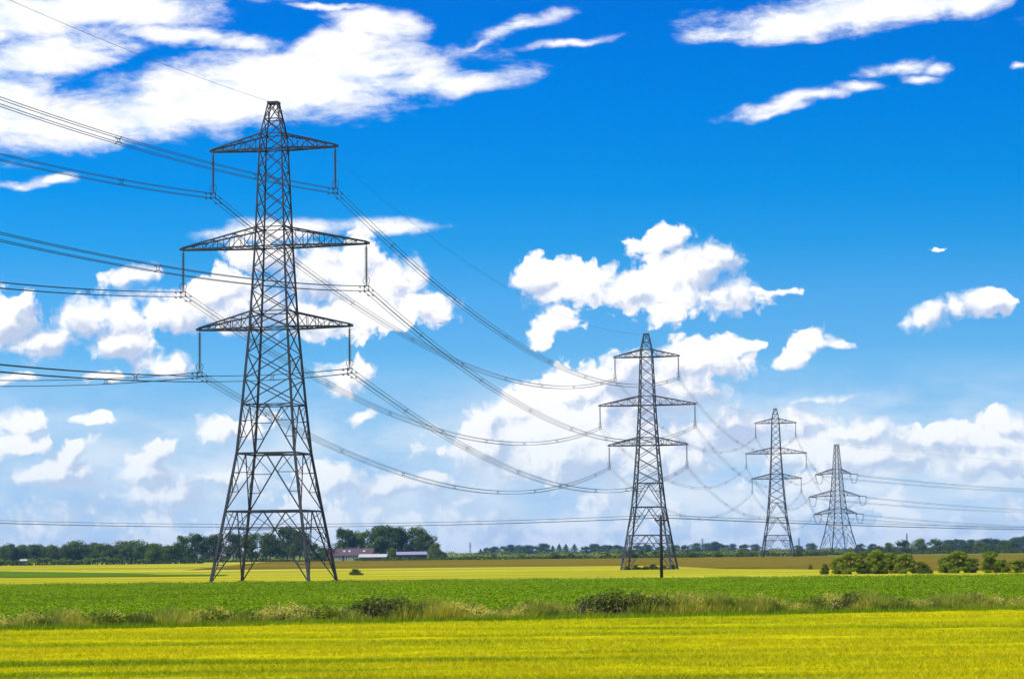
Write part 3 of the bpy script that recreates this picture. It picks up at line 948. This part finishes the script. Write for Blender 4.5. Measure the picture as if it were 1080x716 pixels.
# ------------------------------------------------------------------ small wooden pole line
def make_pole(x, y, zg, h, rz, label):
    root = empty('utility_pole', (x, y, zg), rz, label, 'wooden pole', 'wooden poles of the low line')
    b = MB(); b.tube([(0, 0, -0.3), (0, 0, h * .5), (0, 0, h + 0.02)], [0.17, 0.155, 0.13], 12); b.build('pole', M['wood'], root, True)
    b = MB(); b.box((0, 0.15, h - 0.35), (1.3, 0.13, 0.16)); b.bar((-.4, .13, h - .4), (0, .13, h - .85), 0.05); b.bar((.4, .13, h - .4), (0, .13, h - .85), 0.05)
    b.build('crossbar', M['wood'], root)
    for ox in (-0.55, 0.0, 0.55):
        b = MB(); z0 = h - 0.29 if ox else h
        yo = 0.13 if ox else 0.0
        b.tube([(ox, yo, z0), (ox, yo, z0 + 0.08), (ox, yo, z0 + 0.1), (ox, yo, z0 + 0.16), (ox, yo, z0 + 0.17), (ox, yo, z0 + 0.24)], [0.03, 0.03, 0.09, 0.08, 0.06, 0.04], 8)
        b.build('pin_insulator', M['porcelain'], root)
    return root


PL = [(gx(-38, 262), 262.0, 0.0, 6.75, R(10)), (gx(697.5, 250), 250.0, 0.0, 6.3, R(-18)), (gx(1235, 440), 440.0, -0.7, 6.5, R(-40))]
make_pole(*PL[1][:4], PL[1][4], 'dark wooden pole with a short crossbar in front of the second pylon')
make_pole(*PL[0][:4], PL[0][4], 'dark wooden pole just outside the left edge of the view')
make_pole(*PL[2][:4], PL[2][4], 'dark wooden pole beyond the right edge of the view')


def pin(p, ox):
    c, s = math.cos(p[4]), math.sin(p[4])
    yo = 0.13 if ox else 0
    return Vector((p[0] + ox * c - yo * s, p[1] + ox * s + yo * c, p[2] + p[3] + (0.2 if not ox else -0.09)))


def low_wire(a, b, sag, label):
    a = Vector(a); b = Vector(b)
    root = empty('low_wires', pin(a_, 0), 0, label, 'power cable', 'wires of the wooden pole line')
    return root


for a_, b_, sg, lb in ((PL[0], PL[1], 0.72, 'three low wires crossing from the left edge to the wooden pole'),
                       (PL[1], PL[2], 0.5, 'three low wires running from the wooden pole to the right edge')):
    root = low_wire((0, 0, 0), (1, 1, 1), 0, lb)
    base = pin(a_, 0)
    for ox in (-0.55, 0, 0.55):
        p0, p1 = pin(a_, ox), pin(b_, ox)
        mb = MB()
        mb.tube([(p0.lerp(p1, i / 30) - Vector((0, 0, 4 * sg * (i / 30) * (1 - i / 30)))) - base for i in range(31)], 0.022, 5)
        mb.build('wire', M['wire'], root)

# ------------------------------------------------------------------ trees, bushes, hedges
def crown_quads(r, wid, h, z0, nb, nl, leaf, flat=0.8, core=0.25, asym=0.0, blob=(0.28, 0.48)):
    """leaf faces on the skins of many overlapping clumps"""
    out_p, out_n = [], []
    for i in range(nb):
        a = r.uniform(0, 2 * np.pi); rr = math.sqrt(r.uniform(0, 1)) * 0.62
        zc = r.uniform(0.04, 0.90)
        lim = math.sqrt(max(0.06, 1 - (2 * zc - 0.85) ** 2 * 0.9))
        c = np.array([math.cos(a) * rr * wid / 2 * lim * 1.25 + asym * zc, math.sin(a) * rr * wid / 2 * lim * 1.25, z0 + zc * (h - z0)])
        rad = r.uniform(*blob) * min(wid, h - z0) * 0.5
        k = nl // nb
        d = r.normal(0, 1, (k, 3)); d /= np.linalg.norm(d, axis=1, keepdims=True)
        p = c + d * (rad * r.uniform(0.55, 1.08, (k, 1))) * np.array([1.15, 1.15, flat])
        out_p.append(p); out_n.append(d)
    p = np.concatenate(out_p); n_ = np.concatenate(out_n)
    p[:, 2] = np.maximum(p[:, 2], 0.05 + r.uniform(0, 0.25, len(p)))
    return leaf_quads(p, n_, np.full(len(p), leaf), r, 0.75, 0.45)


def make_tree(seed, wid, h, z0, m, name='tree', nb=26, nl=3600, leaf=0.42, **k):
    r = np.random.default_rng(seed)
    root = empty(name, (0, 0, 0))
    b = MB()
    b.tube([(0, 0, -0.2), (0.05, 0, h * 0.25), (0.0, 0.1, h * 0.5), (0.1, 0, h * 0.75)], [h * 0.028, h * 0.02, h * 0.014, h * 0.006], 8)
    for i in range(6):
        a = r.uniform(0, 6.28); zz_ = h * r.uniform(0.22, 0.5)
        e = (math.cos(a) * wid * 0.3, math.sin(a) * wid * 0.3, zz_ + h * r.uniform(0.15, 0.3))
        b.tube([(0.02, 0, zz_), (e[0] * .5, e[1] * .5, zz_ + (e[2] - zz_) * .6), e], [h * 0.012, h * 0.008, h * 0.003], 5)
    b.build('trunk', M['bark'], root, True)
    poly_mesh('crown', crown_quads(r, wid, h, z0, nb, nl, leaf, **k), 4, m, root)
    return root


def make_conifer(seed, wid, h, m):
    r = np.random.default_rng(seed); root = empty('conifer', (0, 0, 0))
    b = MB(); b.tube([(0, 0, -0.2), (0, 0, h * 0.9)], [h * 0.02, h * 0.004], 7); b.build('trunk', M['bark'], root, True)
    n_ = 1500
    z = r.uniform(0.08, 1, n_) ** 0.9; a = r.uniform(0, 6.28, n_)
    rad = (1 - z) * wid / 2 * (0.6 + 0.4 * (np.sin(z * 40) > 0)) * r.uniform(0.3, 1.1, n_)
    p = np.stack([np.cos(a) * rad, np.sin(a) * rad, z * h], 1); nn = np.stack([np.cos(a), np.sin(a), 0.6 + 0 * a], 1)
    poly_mesh('crown', leaf_quads(p, nn, np.full(n_, 0.5), r, 0.6, 0.4), 4, m, root)
    return root


protos = {}


def place(key, maker, px, d, hh, ww=None, label='', cat='tree', group=None, rz=None, dz=0.0):
    """key: prototype built once at unit proportions (h=10, w=10) then copied"""
    if key not in protos:
        o = maker(); protos[key] = o
    else: o = copy_tree(protos[key])
    w_ = hh if ww is None else ww
    o.location = (gx(px, d), d, float(zt(d)) + dz)
    o.scale = (w_ / 10.0, w_ / 10.0, hh / 10.0)
    o.rotation_euler = (0, 0, random.uniform(0, 6.28) if rz is None else rz)
    tag(o, label, cat)
    if group: o['group'] = group
    elif 'group' in o: del o['group']
    return o


random.seed(5)
mk = {
    'oak': lambda: make_tree(1, 11, 10, 0.7, M['tree'], 'tree', 34, 7400, 0.42, blob=(0.26, 0.46)),
    'oak2': lambda: make_tree(2, 11, 10, 0.5, M['tree'], 'tree', 28, 7000, 0.44, blob=(0.3, 0.52)),
    'ash': lambda: make_tree(3, 11, 10, 1.0, M['tree2'], 'tree', 38, 6400, 0.42, blob=(0.22, 0.42)),
    'leaner': lambda: make_tree(4, 10, 10, 1.6, M['tree2'], 'tree', 22, 4000, 0.40, asym=-2.2, blob=(0.22, 0.42)),
    'round': lambda: make_tree(5, 11, 10, 0.2, M['tree2'], 'tree', 24, 4200, 0.55, blob=(0.35, 0.55)),
    'small': lambda: make_tree(6, 11, 10, 0.2, M['tree'], 'tree', 22, 3800, 0.58, blob=(0.3, 0.55)),
    'conifer': lambda: make_conifer(7, 10, 10, M['conifer']),
    'bush': lambda: make_tree(8, 10, 10, 0.1, M['bush'], 'bush', 38, 7600, 0.5, blob=(0.16, 0.34)),
    'bush2': lambda: make_tree(9, 10, 10, 0.1, M['bush'], 'bush', 32, 6400, 0.55, blob=(0.18, 0.38)),
    'bush4': lambda: make_tree(14, 10, 10, 0.1, M['bush_dark'], 'bush', 30, 6800, 0.5, blob=(0.18, 0.36)),
    'bush3': lambda: make_tree(10, 10, 10, 0.1, M['weed'], 'bush', 26, 5200, 0.55, blob=(0.22, 0.5)),
}

# distant wood on the left : two staggered rows
k = 0
for row, (d, n_, hlo, hhi) in enumerate(((1180, 17, 9.0, 11.2), (1090, 19, 6.6, 9.0))):
    for i in range(n_):
        px = 1 + (192 if row == 0 else 187) * (i + random.uniform(0.1, 0.9)) / n_
        hh = 0.93 * random.uniform(hlo, hhi) * (1.0 if px < 150 else 0.88)
        place(['small', 'round', 'ash', 'round', 'oak2'][(i * 3 + row) % 5], mk[['small', 'round', 'ash', 'round', 'oak2'][(i * 3 + row) % 5]], px, d + random.uniform(-15, 15), hh, hh * random.uniform(0.85, 1.2),
              ('%s of the rear trees in the distant wood', '%s of the front trees in the distant wood')[row] % nth(i), 'tree', ('rear trees of the left wood', 'front trees of the left wood')[row])

big = [(163, 960, 7.0, 7.4, 'round', 'rounded pale tree left of the dark clump, at the end of the distant wood'),
       (182, 930, 7.2, 6.8, 'small', 'low rounded tree just left of the tall dark clump'),
       (194, 960, 10.4, 6.6, 'leaner', 'slim tree with a flat leaning top left of the dark clump'),
       (208, 930, 10.3, 8.0, 'oak', 'dark tree left of the legs of the nearest pylon'),
       (226, 940, 9.9, 8.6, 'oak2', 'dark tree seen directly behind the left leg of the nearest pylon'),
       (246, 950, 10.4, 8.5, 'oak', 'tall dark tree between the left legs of the nearest pylon'),
       (266, 940, 10.8, 9.0, 'ash', 'greener tree inside the left half of the nearest pylon'),
       (285, 910, 9.8, 9.2, 'oak2', 'dark round tree in the middle of the nearest pylon legs'),
       (303, 950, 12.6, 9.4, 'oak', 'tallest tree seen between the legs of the nearest pylon'),
       (316, 940, 11.2, 8.4, 'oak', 'dark tree just left of the right legs of the nearest pylon'),
       (331, 930, 7.0, 5.6, 'small', 'short tree behind the right legs of the nearest pylon'),
       (343, 980, 5.0, 6.2, 'round', 'small pale tree right of the nearest pylon legs'),
       # farm trees
       (364, 1010, 12.4, 10.0, 'oak', 'round dark tree over the left end of the farmhouse'),
       (382, 1030, 11.8, 9.0, 'ash', 'tree behind the middle of the farmhouse roof'),
       (397, 1010, 13.0, 9.6, 'oak2', 'tall tree behind the right end of the farmhouse'),
       (410, 1030, 13.4, 9.8, 'oak', 'tall tree between the farmhouse and the barn'),
       (424, 1010, 12.4, 9.0, 'oak2', 'dark tree behind the left end of the barn'),
       (439, 1040, 13.6, 9.6, 'ash', 'loose crowned tree behind the barn with a gap of sky below its top'),
       (450, 1010, 10.0, 8.0, 'oak', 'tree behind the right end of the barn'),
       (459, 1000, 6.2, 5.4, 'round', 'small rounded tree right of the barn'),
       (466, 990, 3.4, 4.4, 'small', 'last low shrubby tree at the right end of the farm trees'),
       (413, 945, 4.4, 3.6, 'round', 'small pale tree in front of the gap between farmhouse and barn')]
for (px, d, hh, ww, key, lb) in big: place(key, mk[key], px, d, hh * 1.06, ww * 1.12, lb)

# far centre and right
ctr = [(507, 5.0), (513, 6.6), (521, 6.0), (532, 7.4), (540, 8.4), (548, 8.0), (557, 7.4), (566, 7.6), (574, 8.4), (583, 7.4), (590, 9.2), (597, 8.2), (606, 8.8), (618, 6.8), (627, 7.6), (636, 7.8), (644, 6.8),
       (653, 7.2), (664, 6.0), (674, 7.6), (684, 6.6), (696, 6.0), (712, 6.4), (722, 6.4), (734, 7.8), (745, 8.8), (753, 8.4), (762, 8.0), (772, 7.0), (784, 6.6), (797, 6.2), (843, 5.6), (856, 6.2), (908, 6.4), (920, 5.6)]
nc = {True: 0, False: 0}
for i, (px, hh) in enumerate(ctr):
    key = 'conifer' if px in (507, 583, 590, 597, 606, 664) else ('small' if i % 2 else 'oak2')
    place(key, mk[key], px, 2350 + 160 * math.sin(i * 2.1), hh + (0.9 if key == 'conifer' else 1.6), (hh + 1.6) * (1.9 if key == 'conifer' else 1.35),
          ('%s of the dark pointed conifers in the far blue tree line' if key == 'conifer' else '%s of the small rounded trees in the far blue tree line') % nth(nc[key == 'conifer']), 'tree', 'conifers of the far tree line' if key == 'conifer' else 'rounded trees of the far tree line')
    nc[key == 'conifer'] += 1
rt = [(1002, 12.5), (1012, 13.5), (1023, 13.0), (1040, 14.0), (1052, 13.0), (1062, 12.0), (1072, 14.5), (1083, 17)]
for i, (px, hh) in enumerate(rt):
    key = 'oak' if i % 2 else 'oak2'
    place(key, mk[key], px, 2050 + 40 * (i % 3), hh * 0.72, hh * 1.15, '%s of the far blue rounded trees at the right edge' % nth(i), 'tree', 'far blue trees at the right edge')
md = [(926, 3.6), (938, 4.8), (954, 6.8), (970, 6.6), (987, 7.2), (1000, 4.0), (1020, 4.4), (1034, 4.6), (1048, 4.0), (1060, 5.2), (1068, 5.4)]
for i, (px, hh) in enumerate(md):
    place('round' if i % 2 else 'small', mk['round' if i % 2 else 'small'], px, 1240 + 20 * (i % 3), hh + .6, (hh + .6) * 1.25, '%s of the small green trees right of the farthest big pylon' % nth(i), 'tree', 'small trees in the right hedge line')

# bushes in front of the brown field, right
bl = [(869, 285, 1.05, 1.0), (884, 284, 1.9, 1.9), (897, 280, 2.15, 2.4), (912, 286, 2.35, 2.4), (926, 280, 2.4, 2.5), (941, 287, 2.3, 2.4), (955, 280, 2.0, 2.0), (968, 284, 1.3, 1.7), (976, 278, 0.95, 1.5),
      (998, 284, 1.9, 2.0), (1010, 280, 2.15, 2.7), (1024, 284, 1.6, 1.9), (1044, 280, 2.1, 2.2), (1056, 284, 1.5, 1.9), (1072, 280, 1.35, 2.2), (1086, 284, 1.6, 2)]
for i, (px, d, hh, ww) in enumerate(bl):
    key = ('bush', 'bush2', 'bush', 'bush4')[i % 4] if i not in (0, 8) else 'bush3'
    place(key, mk[key], px, d, hh * (1.08 if i % 2 else 1.22), ww * 1.25, '%s of the yellow-green bushes along the far edge of the green crop' % nth(i), 'bush', 'bushes at the edge of the green crop')
place('bush3', mk['bush3'], 376, 372, 1.0, 2.3, 'lone dark bush in the yellow meadow right of the nearest pylon', 'bush')
place('bush3', mk['bush3'], 854.5, 420, 0.9, 0.9, 'tiny dark bush in the meadow left of the bush row', 'bush')
# scrub round the second pylon
for i, (px, hh, ww) in enumerate([(661, 0.75, 1.9), (670, 0.9, 2.6), (680, 0.7, 2.4), (690, 1.0, 2.6), (699, 0.8, 2.4), (708, 0.9, 2.0)]):
    place('bush3', mk['bush3'], px, 517 + (i % 2) * 5 - 2, hh * 1.2, ww, '%s of the low scrub bushes between the feet of the second pylon' % nth(i), 'bush', 'scrub under the second pylon')
# scattered hedge shrubs behind the brown field
for i, (px, hh, ww) in enumerate([(492, 1.4, 3), (520, 1.8, 3), (549, 1.6, 4), (585, 2.4, 4.5), (601, 2.0, 4), (640, 2.0, 3.6), (664, 3.2, 5.4), (678, 2.6, 4.5), (692, 2.4, 4), (728, 2.0, 4.5), (757, 2.0, 4), (781, 2.6, 4.4), (790, 2.0, 4), (842, 2.2, 4)]):
    key = 'round' if i % 3 == 0 else 'bush3'
    place(key, mk[key], px, 850 + 12 * (i % 3), hh, ww, '%s of the shrubs standing in the hedge behind the brown field' % nth(i), 'shrub', 'shrubs in the hedge behind the brown field')


def hedge(px0, px1, d0, d1, h, m, seed, label):
    r = np.random.default_rng(seed)
    x0, x1 = gx(px0, d0), gx(px1, d1)
    L = math.hypot(x1 - x0, d1 - d0); n_ = int(L * 34)
    t = r.uniform(0, 1, n_)
    hp = h * (0.72 + 0.2 * np.sin(t * L * 0.23 + seed) + 0.14 * np.sin(t * L * 0.71) + 0.08 * np.sin(t * L * 1.9))
    a = r.uniform(-0.2, math.pi + 0.2, n_)
    yy = d0 + (d1 - d0) * t + np.cos(a) * 1.3
    z = np.abs(np.sin(a)) * hp * r.uniform(0.75, 1.05, n_)
    base = empty('hedge', (x0, d0, float(zt(d0))), 0, label, 'hedge')
    p = np.stack([(x1 - x0) * t + r.normal(0, .2, n_), yy - d0, z + zt(yy) - zt(d0)], 1)
    nn = np.stack([0 * a, np.cos(a), np.sin(a)], 1)
    poly_mesh('foliage', leaf_quads(p, nn, np.full(n_, 0.62), r, 0.8, 0.5), 4, M[m], base)
    ns = min(8, max(2, int(L / 12)))
    for i in range(ns):
        s = MB(); q_ = (i + .5) / ns; yv = (d1 - d0) * q_; zb_ = float(zt(d0 + yv) - zt(d0))
        s.tube([((x1 - x0) * q_, yv, zb_ - .1), ((x1 - x0) * q_ + .1, yv, zb_ + h * .3), ((x1 - x0) * q_ + .2, yv, zb_ + h * .55)], [0.09, 0.06, 0.03], 6)
        s.build('stem', M['bark'], base)
    return base


hedge(-20, 34, 790, 792, 2.0, 'conifer', 1, 'short dark hedge at the far left under the distant wood')
hedge(38, 215, 793, 800, 2.1, 'conifer', 2, 'long low dark hedge left of the nearest pylon, under the distant wood')
hedge(215, 352, 860, 862, 1.0, 'hedge', 3, 'low hedge seen between and behind the legs of the nearest pylon')
hedge(374, 470, 845, 850, 1.3, 'tree', 4, 'low dark hedge in front of the farm buildings')
hedge(470, 742, 848, 852, 1.3, 'tree', 5, 'dark hedge behind the brown field at the centre, crossing behind the second pylon')
hedge(700, 872, 900, 905, 1.9, 'hedge', 6, 'hedge behind the brown field around the feet of the third pylon')
hedge(850, 1095, 985, 1000, 1.6, 'hedge', 7, 'hedge behind the brown field at the right edge')
hedge(470, 900, 1160, 1200, 3.2, 'bush', 8, 'paler and taller far hedge behind the dark one, centre')
hedge(840, 1100, 1210, 1230, 3.2, 'hedge', 9, 'farther hedge at the right between the small trees')
hedge(0, 240, 1020, 1000, 2.2, 'bush', 10, 'pale undergrowth along the foot of the distant left wood')
hedge(500, 1100, 2600, 2500, 3.6, 'tree', 11, 'continuous far tree belt on the horizon from the centre to the right')


# ------------------------------------------------------------------ farm
def gable(mb, x, y, L, Wd, z, rise, over=0.3, th=0.18):
    """pitched roof slab along x"""
    for s in (-1, 1):
        n = len(mb.v)
        a = (x - L / 2 - over, y + s * (Wd / 2 + over), z - over * rise / (Wd / 2)); b = (x + L / 2 + over, a[1], a[2])
        c = (x + L / 2 + over, y, z + rise); d = (x - L / 2 - over, y, z + rise)
        for q_ in (a, b, c, d): mb.v.append(q_)
        for q_ in (a, b, c, d): mb.v.append((q_[0], q_[1], q_[2] + th))
        mb.f += [tuple(n + i for i in q_) for q_ in ((0, 1, 2, 3), (7, 6, 5, 4), (0, 4, 5, 1), (1, 5, 6, 2), (2, 6, 7, 3), (3, 7, 4, 0))]


def walls(mb, L, Wd, h, rise):
    n = len(mb.v)
    for x in (-L / 2, L / 2):
        mb.v += [(x, -Wd / 2, 0), (x, Wd / 2, 0), (x, Wd / 2, h), (x, 0, h + rise), (x, -Wd / 2, h)]
    mb.f += [(n, n + 1, n + 2, n + 3, n + 4), (n + 5, n + 9, n + 8, n + 7, n + 6), (n, n + 4, n + 9, n + 5), (n + 1, n + 6, n + 7, n + 2), (n + 4, n + 3, n + 8, n + 9), (n + 3, n + 2, n + 7, n + 8)]


d = 885
f = empty('farmhouse', (gx(375, d), d, float(zt(d))), R(-14), 'long low farmhouse with purple-brown tiled roof and white roof lights under the trees', 'farmhouse')
b = MB(); walls(b, 13.5, 7.5, 1.9, 2.3); b.build('wall', M['cream'], f)
b = MB(); gable(b, 0, 0, 13.5, 7.5, 1.92, 2.3); rf = b.build('roof', M['tile'], f)
for cx in (-5.2, 1.2):
    b = MB(); b.box((cx, 0, 4.5), (0.8, 0.7, 1.0)); b.build('chimney', M['brick'], rf)
for cx in (-3.6, -1.6, 3.8):
    b = MB(); b.box((cx, -1.7, 3.45), (0.8, 0.5, 0.6)); b.build('roof_light', M['white'], rf)
for cx in (-4.8, -2.2, 0.4, 3.4, 5.6):
    b = MB(); b.box((cx, -3.78, 1.1), (0.9, 0.08, 0.9)); w_ = b.build('window', M['white'], f)
    b = MB(); b.box((cx, -3.84, 1.1), (0.7, 0.06, 0.7)); b.build('pane', M['glass'], w_)
b = MB(); b.box((-3.4, -3.78, 0.95), (0.9, 0.08, 1.9)); b.build('door', M['dark_timber'], f)
d = 893
f = empty('barn', (gx(357, d), d, float(zt(d))), R(62), 'dark gabled barn attached at the left end of the farmhouse', 'barn')
b = MB(); walls(b, 9, 5.0, 2.1, 2.2); b.build('wall', M['dark_timber'], f)
b = MB(); gable(b, 0, 0, 9, 5.0, 2.12, 2.2); b.build('roof', M['tile'], f)
b = MB(); b.box((-1, -2.53, 1.0), (2.2, 0.06, 2.0)); b.build('door', M['wood'], f)
d = 868
f = empty('farm_shed', (gx(394, d), d, float(zt(d)) + 0.2), R(-6), 'low shed with a pale sheet roof right in front of the farmhouse', 'shed')
b = MB(); walls(b, 9.5, 5, 1.1, 0.9); b.build('wall', M['brick'], f)
b = MB(); gable(b, 0, 0, 9.5, 5, 1.12, 0.9, 0.3, 0.12); b.build('roof', M['pale_roof'], f)
b = MB(); b.box((2.0, -2.53, 0.6), (1.6, 0.06, 1.1)); b.build('door', M['dark_timber'], f)
d = 900
f = empty('barn', (gx(434, d), d, float(zt(d)) + 0.4), R(4), 'open dark red barn with a pale lilac-grey roof at the right of the farm', 'barn')
b = MB(); walls(b, 10.5, 6, 1.55, 0.95); b.build('wall', M['dark_timber'], f)
b = MB(); gable(b, 0, 0, 10.5, 6, 1.57, 0.95, 0.3, 0.14); b.build('roof', M['lilac_roof'], f)
for cx in (-3.2, 0, 3.2):
    b = MB(); b.box((cx, -3.03, 0.7), (2.3, 0.06, 1.4)); b.build('doorway', M['glass'], f)
d = 1000
f = empty('farm_shed', (gx(25, d), d, float(zt(d)) + 0.2), R(8), 'small white-roofed building at the foot of the distant wood, far left', 'shed')
b = MB(); walls(b, 2.6, 2, 0.8, 0.5); b.build('wall', M['cream'], f)
b = MB(); gable(b, 0, 0, 2.6, 2, 0.82, 0.5, 0.2, 0.1); b.build('roof', M['pale_roof'], f)
b = MB(); b.box((0.6, -1.03, 0.4), (0.6, 0.06, 0.6)); b.build('window', M['glass'], f)


# ------------------------------------------------------------------ very far small pylons
def mini():
    root = empty('distant_pylon', (0, 0, 0)); h = 26.0
    b = MB(); w = lambda z: np.interp(z, [0, 16, 26], [4.4, 1.5, 0.7])
    hs = [0, 4.5, 8.5, 12, 15, 18, 20.5, 23, 26]
    for (a, c) in FACES:
        for h0, h1 in zip(hs[:-1], hs[1:]):
            A0 = (a[0] * w(h0) / 2, a[1] * w(h0) / 2, h0); A1 = (a[0] * w(h1) / 2, a[1] * w(h1) / 2, h1)
            C0 = (c[0] * w(h0) / 2, c[1] * w(h0) / 2, h0); C1 = (c[0] * w(h1) / 2, c[1] * w(h1) / 2, h1)
            b.bar(A0, A1, 0.3); b.bar(A0, C1, 0.16); b.bar(C0, A1, 0.16)
    b.build('lattice_body', M['steel_far'], root)
    for z, L in ((16, 3.6), (19.2, 4.4), (22.4, 3.2)):
        c = MB()
        for s in (-1, 1):
            c.bar((s * .5, 0, z), (s * L, 0, z), 0.28); c.bar((s * .5, 0, z + 1.2), (s * L, 0, z), 0.22); c.bar((s * L, 0, z), (s * L, 0, z - 1.8), 0.16)
        c.build('crossarm', M['steel_far'], root)
    return root


mp = mini()
for i, (px, d, sc, lb) in enumerate([(496, 3300, 0.62, 'tiny distant mast-like pylon right of the farm trees'), (741, 3400, 0.72, 'tiny distant pylon between the second and third big pylons'),
                                 (843, 3600, 0.74, 'tiny distant pylon right of the third big pylon'), (957, 3100, 0.82, 'tiny distant pylon right of the farthest big pylon')]):
    o = mp if i == 0 else copy_tree(mp)
    o.location = (gx(px, d), d, float(zt(d))); o.scale = (sc, sc, sc); o.rotation_euler = (0, 0, R(20 + 15 * i))
    tag(o, lb, 'pylon', 'tiny pylons on the horizon')

# ------------------------------------------------------------------ haze
hb = MB(); hb.box((0, 3700, 26.5), (7000, 8000, 59.0))
m, q = mat('haze_air')
vol = q.n.new('ShaderNodeVolumePrincipled')
vol.inputs['Color'].default_value = (0.30, 0.58, 1.0, 1)
vol.inputs['Density'].default_value = 0.00006
vol.inputs['Anisotropy'].default_value = 0.0
oo = q.n.new('ShaderNodeOutputMaterial'); q.l.new(vol.outputs[0], oo.inputs['Volume'])
tag(hb.build('haze', m), 'thin bluish summer haze over the fields', 'haze', kind='stuff')
